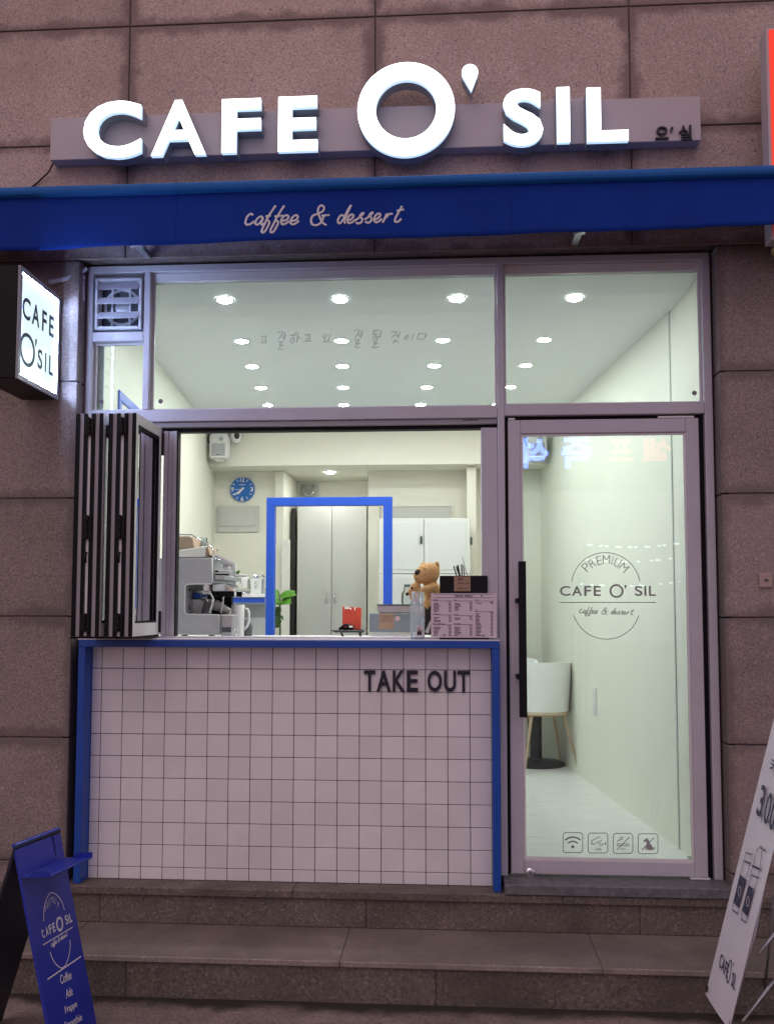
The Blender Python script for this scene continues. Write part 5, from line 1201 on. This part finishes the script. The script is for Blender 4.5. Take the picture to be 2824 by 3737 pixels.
# ================================================================== plush bear holding a cub
def bz(x, y, Y=.17): return at(876.3 + x * .1275, 1196 + y * .1275, Y)
U = (bz(100, 300) - bz(0, 300)).x / 100
br = thing('plush_bear_with_cub', 'tan plush bear hugging a small cub, on the counter behind the menu', 'plush toy', (bz(430, 900).x, .17, CZT))
BP = []
def eb(x, y, rx, rz_, ry=None, dy=0.0): c_ = bz(x, y); BP.append(((c_.x, c_.y + dy, c_.z), (rx * U, (ry or rx) * U, rz_ * U)))
def limb(pts, rs, dys, n=5):
    for k in range(len(pts) - 1):
        for j in range(n):
            t = j / n; x = pts[k][0] * (1 - t) + pts[k + 1][0] * t; y = pts[k][1] * (1 - t) + pts[k + 1][1] * t; r = rs[k] * (1 - t) + rs[k + 1] * t
            eb(x, y, r, r, r, dys[k] * (1 - t) + dys[k + 1] * t)
eb(365, 355, 200, 175, 170); eb(240, 385, 105, 105, 105, -.012); eb(420, 300, 145, 135, 145)
eb(300, 190, 48, 42, 30, .015); eb(532, 205, 40, 72, 28, .0)
eb(430, 620, 130, 185, 115, .01); eb(440, 860, 125, 195, 115, .01)
limb([(490, 570), (430, 590), (340, 610), (235, 628)], [56, 52, 40, 20], [-.02, -.036, -.044, -.038])
limb([(520, 560), (545, 700), (520, 840)], [45, 45, 36], [0, 0, 0])
limb([(380, 860), (350, 960), (330, 1040)], [64, 60, 55], [-.015, -.03, -.04])
eb(170, 575, 84, 80, 74, -.016); eb(110, 630, 56, 48, 46, -.02); eb(60, 668, 42, 36, 34, -.022); eb(205, 512, 26, 30, 16, -.01); eb(150, 730, 76, 95, 66, -.01); eb(190, 690, 66, 86, 66)
def blend_body(name, parts, m, parent, vox, k, amp):
    """one closed skin over soft-blended ellipsoids (surface nets)"""
    lo = np.min([np.array(c) - max(r) for c, r in parts], 0) - .012; hi = np.max([np.array(c) + max(r) for c, r in parts], 0) + .012
    n = np.ceil((hi - lo) / vox).astype(int) + 1
    gx, gy, gz = np.meshgrid(*[lo[a] + vox * np.arange(n[a]) for a in range(3)], indexing='ij'); acc = np.zeros(gx.shape)
    for c, r in parts:
        q = np.sqrt(((gx - c[0]) / r[0]) ** 2 + ((gy - c[1]) / r[1]) ** 2 + ((gz - c[2]) / r[2]) ** 2); acc += np.exp(-np.clip((q - 1) * min(r) / k, -30, 30))
    d = -k * np.log(acc + 1e-30); ins = d < 0; idx = -np.ones([x - 1 for x in n], int); V = []
    m_ = [x - 1 for x in n]; S = np.zeros(m_ + [3]); K = np.zeros(m_)
    for ax in range(3):
        b_, c_ = (ax + 1) % 3, (ax + 2) % 3
        for ob in (0, 1):
            for oc in (0, 1):
                st = [0, 0, 0]; st[b_] = ob; st[c_] = oc
                s0 = tuple(slice(st[q], st[q] + m_[q]) for q in range(3)); st[ax] = 1
                s1 = tuple(slice(st[q], st[q] + m_[q]) for q in range(3))
                cr = ins[s0] != ins[s1]; t = np.where(cr, d[s0] / np.where(cr, d[s0] - d[s1], 1), 0)
                S[..., ax] += t; S[..., b_] += cr * ob; S[..., c_] += cr * oc; K += cr
    cells = np.argwhere(K > 0)
    for q, cell in enumerate(cells): idx[tuple(cell)] = q
    V = lo + vox * (cells + S[K > 0] / K[K > 0][:, None])
    Fc = []
    for ax in range(3):
        b_, c_ = (ax + 1) % 3, (ax + 2) % 3; sl0 = [slice(1, -1)] * 3; sl1 = [slice(1, -1)] * 3; sl0[ax] = slice(0, -1); sl1[ax] = slice(1, None)
        for e in np.argwhere(ins[tuple(sl0)] != ins[tuple(sl1)]):
            e = e + 1; e[ax] -= 1; qd = []
            for db, dc in ((0, 0), (1, 0), (1, 1), (0, 1)):
                f_ = e.copy(); f_[b_] -= db; f_[c_] -= dc; qd.append(int(idx[tuple(f_)]))
            Fc.append(tuple(qd) if ins[tuple(e)] else tuple(reversed(qd)))
    g = G(); g.add([Vector(v) for v in V], Fc); me = g.mesh(name, m, smooth=True); rr = random.Random(1)
    for v in me.vertices: v.co += v.normal * rr.uniform(-amp, amp)
    return link(name, me, parent)
body = blend_body('plush_body', BP, FUR, br, .0032, .0035, .0007)
G().ball(bz(215, 335) + Vector((0, -178 * U * .62, 0)), (62 * U, 40 * U, 62 * U), n=20).o('nose', NOSE, br, smooth=True)
G().ball(bz(528, 210) + Vector((0, -.0085, 0)), (24 * U, 10 * U, 50 * U), n=16).o('inner_ear', FURIN, br, smooth=True)
yf = -.045
G().tube([bz(270, 250) + Vector((0, yf, 0)), bz(285, 236) + Vector((0, yf + .002, 0)), bz(290, 246) + Vector((0, yf + .003, 0))], .0012, 6).tube([bz(295, 275) + Vector((0, yf - .001, 0)), bz(320, 265) + Vector((0, yf + .001, 0)), bz(345, 270) + Vector((0, yf + .003, 0))], .0012, 6).o('eye_stitch', NOSE, br, smooth=True)
G().tube([bz(190, 400) + Vector((0, yf + .01, 0)), bz(180, 430) + Vector((0, yf + .01, 0)), bz(182, 465) + Vector((0, yf + .014, 0))], .0012, 6).o('mouth_stitch', FURIN, br, smooth=True)
G().ball(bz(32, 688) + Vector((0, -.026, 0)), (32 * U, 26 * U, 30 * U), n=16).o('nose', NOSE, br, smooth=True)
G().ball(bz(112, 590) + Vector((0, -.036, 0)), (20 * U, 10 * U, 24 * U), n=14).o('eye', NOSE, br, smooth=True)
e = thing('black_velvet_bag', 'black cloth bag slumped between the bottle and the menu', 'bag', (bz(370, 1200).x, .06, CZT))
G().prism([bz(325, 890, .08), bz(365, 960, .08), bz(420, 870, .08), bz(470, 900, .08), bz(470, 1380, .08), bz(300, 1380, .08), bz(320, 1200, .08)], (0, .04, 0)).o('bag_body', NOSE, e, .006)
e = thing('folded_white_leaflet', 'folded white leaflet leaning behind the menu sheet', 'leaflet', (bz(380, 1370).x, .03, 1.104))
G().prism([bz(325, 1335, .045), bz(385, 1362, .045), bz(430, 1200, .045), bz(425, 1120, .045)], (0, .004, 0)).o('leaflet_sheet', PAPER, e)

# sanitiser bottle
YS = -.045; ZS = 1.0962
p0_ = bz(200, 1470, YS); cx_ = p0_.x; kx = (bz(100, 1000, YS) - bz(0, 1000, YS)).x / 100
def zz_(y): return bz(200, y, YS).z
e = thing('hand_sanitiser_bottle', 'clear pump bottle of hand sanitiser standing on the sill', 'bottle', (cx_, YS, ZS))
pr = [(118, 1470), (122, 1440), (116, 1400), (120, 1330), (116, 1280), (120, 1180), (114, 1130), (120, 1080), (112, 1040), (120, 990), (116, 940), (118, 900), (100, 868)]
prof = [(r * kx, max(0, zz_(y) - ZS)) for r, y in pr]
prof[0] = (110 * kx, 0.0)
G().lathe((cx_, YS, ZS + .0005), prof, 28).o('bottle_body', BOTTLE, e, smooth=50)
G().lathe((cx_, YS, zz_(867)), [(99 * kx, 0), (97 * kx, zz_(655) - zz_(867)), (90 * kx, zz_(648) - zz_(867))], 28).o('clear_cap', BOTTLE, e, smooth=40)
G().cyl((cx_, YS, zz_(860)), (cx_, YS, zz_(790)), .011, n=14).cyl((cx_ + .002, YS, zz_(789)), (cx_ + .002, YS, zz_(705)), .004, n=10).box(cx_ - .018, cx_ + .006, YS - .004, YS + .004, zz_(780), zz_(765)).o('pump_nozzle', WHITEPL, e)
lb = G().box(bz(188, 0, YS).x, bz(302, 0, YS).x, YS - 122 * kx - .0012, YS - 122 * kx - .0004, zz_(1390), zz_(1225)).o('bottle_label', MENU, e)
x0_, x1_ = bz(188, 0, YS).x, bz(302, 0, YS).x; yl_ = YS - 122 * kx - .0016
G().box(x0_ + .002, x1_ - .002, yl_, yl_ + .0003, zz_(1305), zz_(1296)).box(x0_ + .002, x1_ - .008, yl_, yl_ + .0003, zz_(1380), zz_(1315)).box(x0_ + .009, x0_ + .013, yl_, yl_ + .0003, zz_(1290), zz_(1252)).o('label_print', INK, lb)

# straw holder (black) with sticky note and straws
YK = -.005
a_, b_ = bz(578, 1475, YK), bz(1388, 375, YK)
e = thing('black_straw_holder', 'black acrylic holder with brown note, behind the drink menu', 'holder', (a_.x, YK, 1.104))
G().box(a_.x, b_.x, YK, YK + .01, 1.1045, b_.z).o('holder_front', BLACK, e, .004, segs=2)
G().box(a_.x, b_.x, YK + .0105, YK + .075, 1.1045, 1.13).box(a_.x, b_.x, YK + .068, YK + .0755, 1.1305, b_.z - .015).box(a_.x, a_.x + .006, YK + .0105, YK + .0675, 1.1305, b_.z - .02).box(b_.x - .006, b_.x, YK + .0105, YK + .0675, 1.1305, b_.z - .02).o('holder_box', BLACK, e, .002)
G().box(a_.x - .001, b_.x + .001, -.078, -.03, 1.096, 1.1025).o('holder_foot', BLACK, e, .001)
p, q = bz(820, 640, YK), bz(1097, 390, YK)
nt = G().box(p.x, q.x, YK - .0018, YK - .0006, p.z, q.z).o('kraft_note', NOTE, e)
g = G()
def nw(x, y): return bz(x, y, YK) + Vector((0, -.0022, 0))
strokes(g, [[(880, 430), (895, 415), (900, 450), (915, 425), (925, 455), (940, 420), (975, 425), (950, 455)], [(890, 500), (910, 490), (905, 520), (930, 500), (950, 520), (970, 500), (1000, 515), (1080, 508)], [(885, 595), (900, 585), (915, 605), (935, 585), (950, 600), (975, 590)], [(990, 600), (1015, 585), (1030, 600), (1045, 590)]], nw, .0011, (0, 1, 0), .2)
g.o('note_writing', INK, nt)
for k, (x0, y0, x1, y1, r) in enumerate(((862, 375, 815, 215, .0032), (905, 370, 858, 220, .0032), (918, 370, 882, 195, .0036), (955, 370, 946, 180, .0032), (995, 370, 975, 200, .0026), (1040, 370, 960, 55, .0013))):
    nm = ['leftmost', 'second from left', 'third from left', 'fourth from left', 'short grey one at right', 'long thin one leaning right'][k]
    p, q = bz(x0, y0, .035), bz(x1, y1, .035); d = (p - q)
    s_ = G().cyl(q, p + d * .25, r, n=10).o('drinking_straw', mat('black_straw', (.02, .04, .035), .35), None, smooth=40)
    tag(s_, 'dark drinking straw in the black holder, %s' % nm, 'straw', 'straws in the black holder')

# drink menu sheet
YM = -.066
a_, b_ = bz(430, 1430, YM), bz(1540, 675, YM)
mn = thing('drink_menu_sheet', 'printed DRINK MENU sheet leaning on the black holder', 'menu', ((a_.x + b_.x) / 2, YM, 1.103))
za_ = max(a_.z, 1.1032)
G().box(a_.x, b_.x, YM, YM + .0025, za_, b_.z).o('menu_card', MENU, mn)
g = G()
def mq(x, y): q = bz(x, y, YM); q.y = YM - .0004; return q
def line(x0, x1, y, h): p, q = mq(x0, y + h / 2), mq(x1, y - h / 2); g.box(p.x, q.x, YM - .0008, YM - .0003, p.z, q.z)
def mt(t, x0, x1, y0, y1, off=0.0): p, q = mq(x0, y1), mq(x1, y0); word(g, t, (p.x, YM - .0002, p.z), (q.x - p.x, 0, 0), (0, 0, q.z - p.z), (0, -.0006, 0), off)
line(470, 1490, 690, 5); line(470, 1490, 750, 5); mt('DRINK MENU', 828, 1138, 702, 740, .02)
rm_ = random.Random(11)
def block(x0, x1, yh, title, items, first, step, tw):
    mt(title, x0 + 2, x0 + 2 + tw, yh - 22, yh - 4, .012); line(x0, x1, yh + 3, 5); line(x1 - 75, x1 - 5, yh + 22, 7)
    for k in range(items):
        y = first + step * k; line(x0 + 15, x0 + 15 + rm_.uniform(55, 120), y, 10); line(x1 - 55, x1 - 15, y, 10)
block(458, 785, 800, 'Coffee', 7, 845, 23, 90); block(815, 1140, 802, 'Ade', 6, 848, 23, 48); block(1170, 1495, 803, 'Juice', 1, 843, 23, 66)
block(458, 785, 1038, 'Coldbrew', 4, 1085, 24, 125); block(812, 1140, 1048, 'Frappe', 2, 1093, 24, 90); block(1170, 1495, 982, 'Tea', 17, 1022, 23, 48)
block(458, 785, 1205, 'Non coffee latte', 7, 1250, 23, 210); block(812, 1140, 1202, 'Smoothie', 7, 1250, 23, 120)
for x_, y_ in ((652, 1382), (1327, 1398), (1287, 720)): g.ball(mq(x_, y_), (.004, .0006, .0035), n=10)
g.o('menu_print', INK, mn)

# ================================================================== blue frame on the left wall and its poster
lf_ = thing('blue_wall_frame', 'blue menu frame on the left wall just inside the glass', 'wall frame', rm(UL + .06, .8, 1.2))
tfz = atx(238, 842, rm(UL, .30, 0).x + .05)
y0_, y1_ = .36, 1.25; zt_ = at(260, 842, y0_).z; ux = at(239, 860, y0_).x + SHEAR * y0_; wd = (at(259, 860, y0_) - at(239, 860, y0_)).x
for yy in (y0_, y1_): G().rbox(ux, ux + wd, yy, yy + .05, 1.064, zt_ - .0505).o('frame_post', BLUEIN, lf_, .002)
G().rbox(ux, ux + wd, y0_, y1_ + .05, zt_ - .05, zt_).o('frame_head', BLUEIN, lf_, .002)
G().rbox(ux + .006, ux + .012, y0_ + .0505, y1_ - .0005, 1.55, zt_ - .0505).o('poster', mat('poster_sheet', (.68, .72, .74), .5), lf_)
g = G()
for k in range(9): g.rbox(ux + .0122, ux + .0132, y0_ + .08, y0_ + .2 + .03 * (k % 3), 1.68 + .055 * k, 1.695 + .055 * k)
g.o('poster_print', SIGNINK, lf_)

# ================================================================== seen through the door: chair, table, socket
YC = 2.55
def dz(x, y, Y): return at(1095.3 + x * .2514, 1154.5 + y * .2514, Y)
def chair(label, cx, cy_, rot, yaw_sign=1):
    e = thing('white_bucket_chair', label, 'chair', (cx, cy_, ZF), 'white chairs'); e.rotation_euler = (0, 0, rot)
    g = G(); V = []; n = 20; m_ = 9
    for j in range(m_ + 1):
        t = j / m_; z = .43 + .36 * t
        for i in range(n + 1):
            q = math.radians(-200 + 220 * i / n); r = .185 + .045 * t - .02 * t * t
            hgt = z if True else z
            top = 1 - .10 * (abs(i / n - .5) * 2) ** 3
            V.append((r * math.cos(q), r * .95 * math.sin(q), .43 + (.36 * t) * top))
    k = len(V); V += [(x * .9, y * .9, z) for x, y, z in V]; Fc = []
    for j in range(m_):
        for i in range(n):
            a_ = j * (n + 1) + i; Fc.append((a_, a_ + 1, a_ + n + 2, a_ + n + 1)); Fc.append((k + a_, k + a_ + n + 1, k + a_ + n + 2, k + a_ + 1))
    for i in range(n):
        a_ = m_ * (n + 1) + i; Fc.append((a_, a_ + 1, k + a_ + 1, k + a_)); Fc.append((i, k + i, k + i + 1, i + 1))
    for i in (0, n):
        for j in range(m_): a_ = j * (n + 1) + i; Fc.append((a_, a_ + n + 1, k + a_ + n + 1, k + a_))
    g.add(V, Fc).o('shell', CHAIRW, e, smooth=50, local=True)
    G().lathe((0, 0, .405), [(.185, 0), (.192, .012), (.185, .024)], 28).o('seat_ring', WOOD, e, smooth=40, local=True)
    G().lathe((0, 0, .4295), [(.168, 0), (.165, .045), (.12, .055)], 24).o('seat_pad', CHAIRW, e, smooth=40, local=True)
    for sx_ in (-1, 1):
        for sy_ in (-1, 1):
            G().cyl((sx_ * .12, sy_ * .11, .405), (sx_ * .205, sy_ * .19, .001), .012, .008, n=12).o('leg', WOOD, e, smooth=40, local=True)
    for sx_ in (-1, 1): G().box(sx_ * .215 - .012, sx_ * .215 + .012, -.01, .05, .60, .72).o('arm_end', WOOD, e, .003, local=True)
    return e
pcx = dz(345, 1560, YC); 
ch1 = chair('white bucket chair with wooden legs, its back to the door', dz(330, 1500, YC).x, YC + .19, .22)
ch2 = chair('second white chair mostly hidden behind the first one', dz(90, 1300, 3.1).x - .05, 3.12, math.pi)
tb = thing('round_pedestal_table', 'small round table on a black iron pedestal behind the chair', 'table', (dz(250, 1900, 3.0).x, 3.0, ZF))
tx_ = dz(248, 1750, 2.95).x
G().lathe((tx_, 2.95, ZF + .001), [(.215, 0), (.215, .012), (.19, .024), (.05, .04), (.045, .05)], 36).o('base_disc', IRON, tb, smooth=40)
G().cyl((tx_, 2.95, ZF + .0515), (tx_, 2.95, ZF + .66), .045, n=20).o('pedestal', IRON, tb, smooth=40)
G().lathe((tx_, 2.95, ZF + .6605), [(.20, 0), (.21, .006), (.21, .022), (.2, .026)], 36).o('table_top', WHITEPL, tb, smooth=40)
p = atx(1282, 1515, UR - SHEAR * 2.0)
yk_ = 1.95
for it in range(4): p = atx(1282, 1515, UR - SHEAR * yk_ - .004); yk_ = p.y
so = thing('wall_socket', 'white double wall socket low on the right wall inside the door', 'socket', p)
G().rbox(UR - .009, UR - .0005, yk_ - .045, yk_ + .045, p.z - .09, p.z + .09).o('socket_plate', WHITEPL, so, .002)
for dz_ in (-.04, .04): G().rbox(UR - .0115, UR - .0095, yk_ - .025, yk_ + .025, p.z + dz_ - .025, p.z + dz_ + .025).o('outlet', ALUW, so, .002)

# ================================================================== small plate on the right pillar
c = at(1652, 1254, -.083)
e = thing('wall_plate', 'small beige plate fixed on the right granite pillar', 'plate', (c.x, -.083, c.z))
G().box(c.x - .026, c.x + .03, -.092, -.0822, c.z - .032, c.z + .032).o('plate_body', mat('beige_plate', (.42, .31, .27), .45), e, .008, segs=2)
G().box(c.x - .004, c.x + .012, -.0935, -.0922, c.z - .005, c.z + .005).o('plate_button', DRAIN, e)
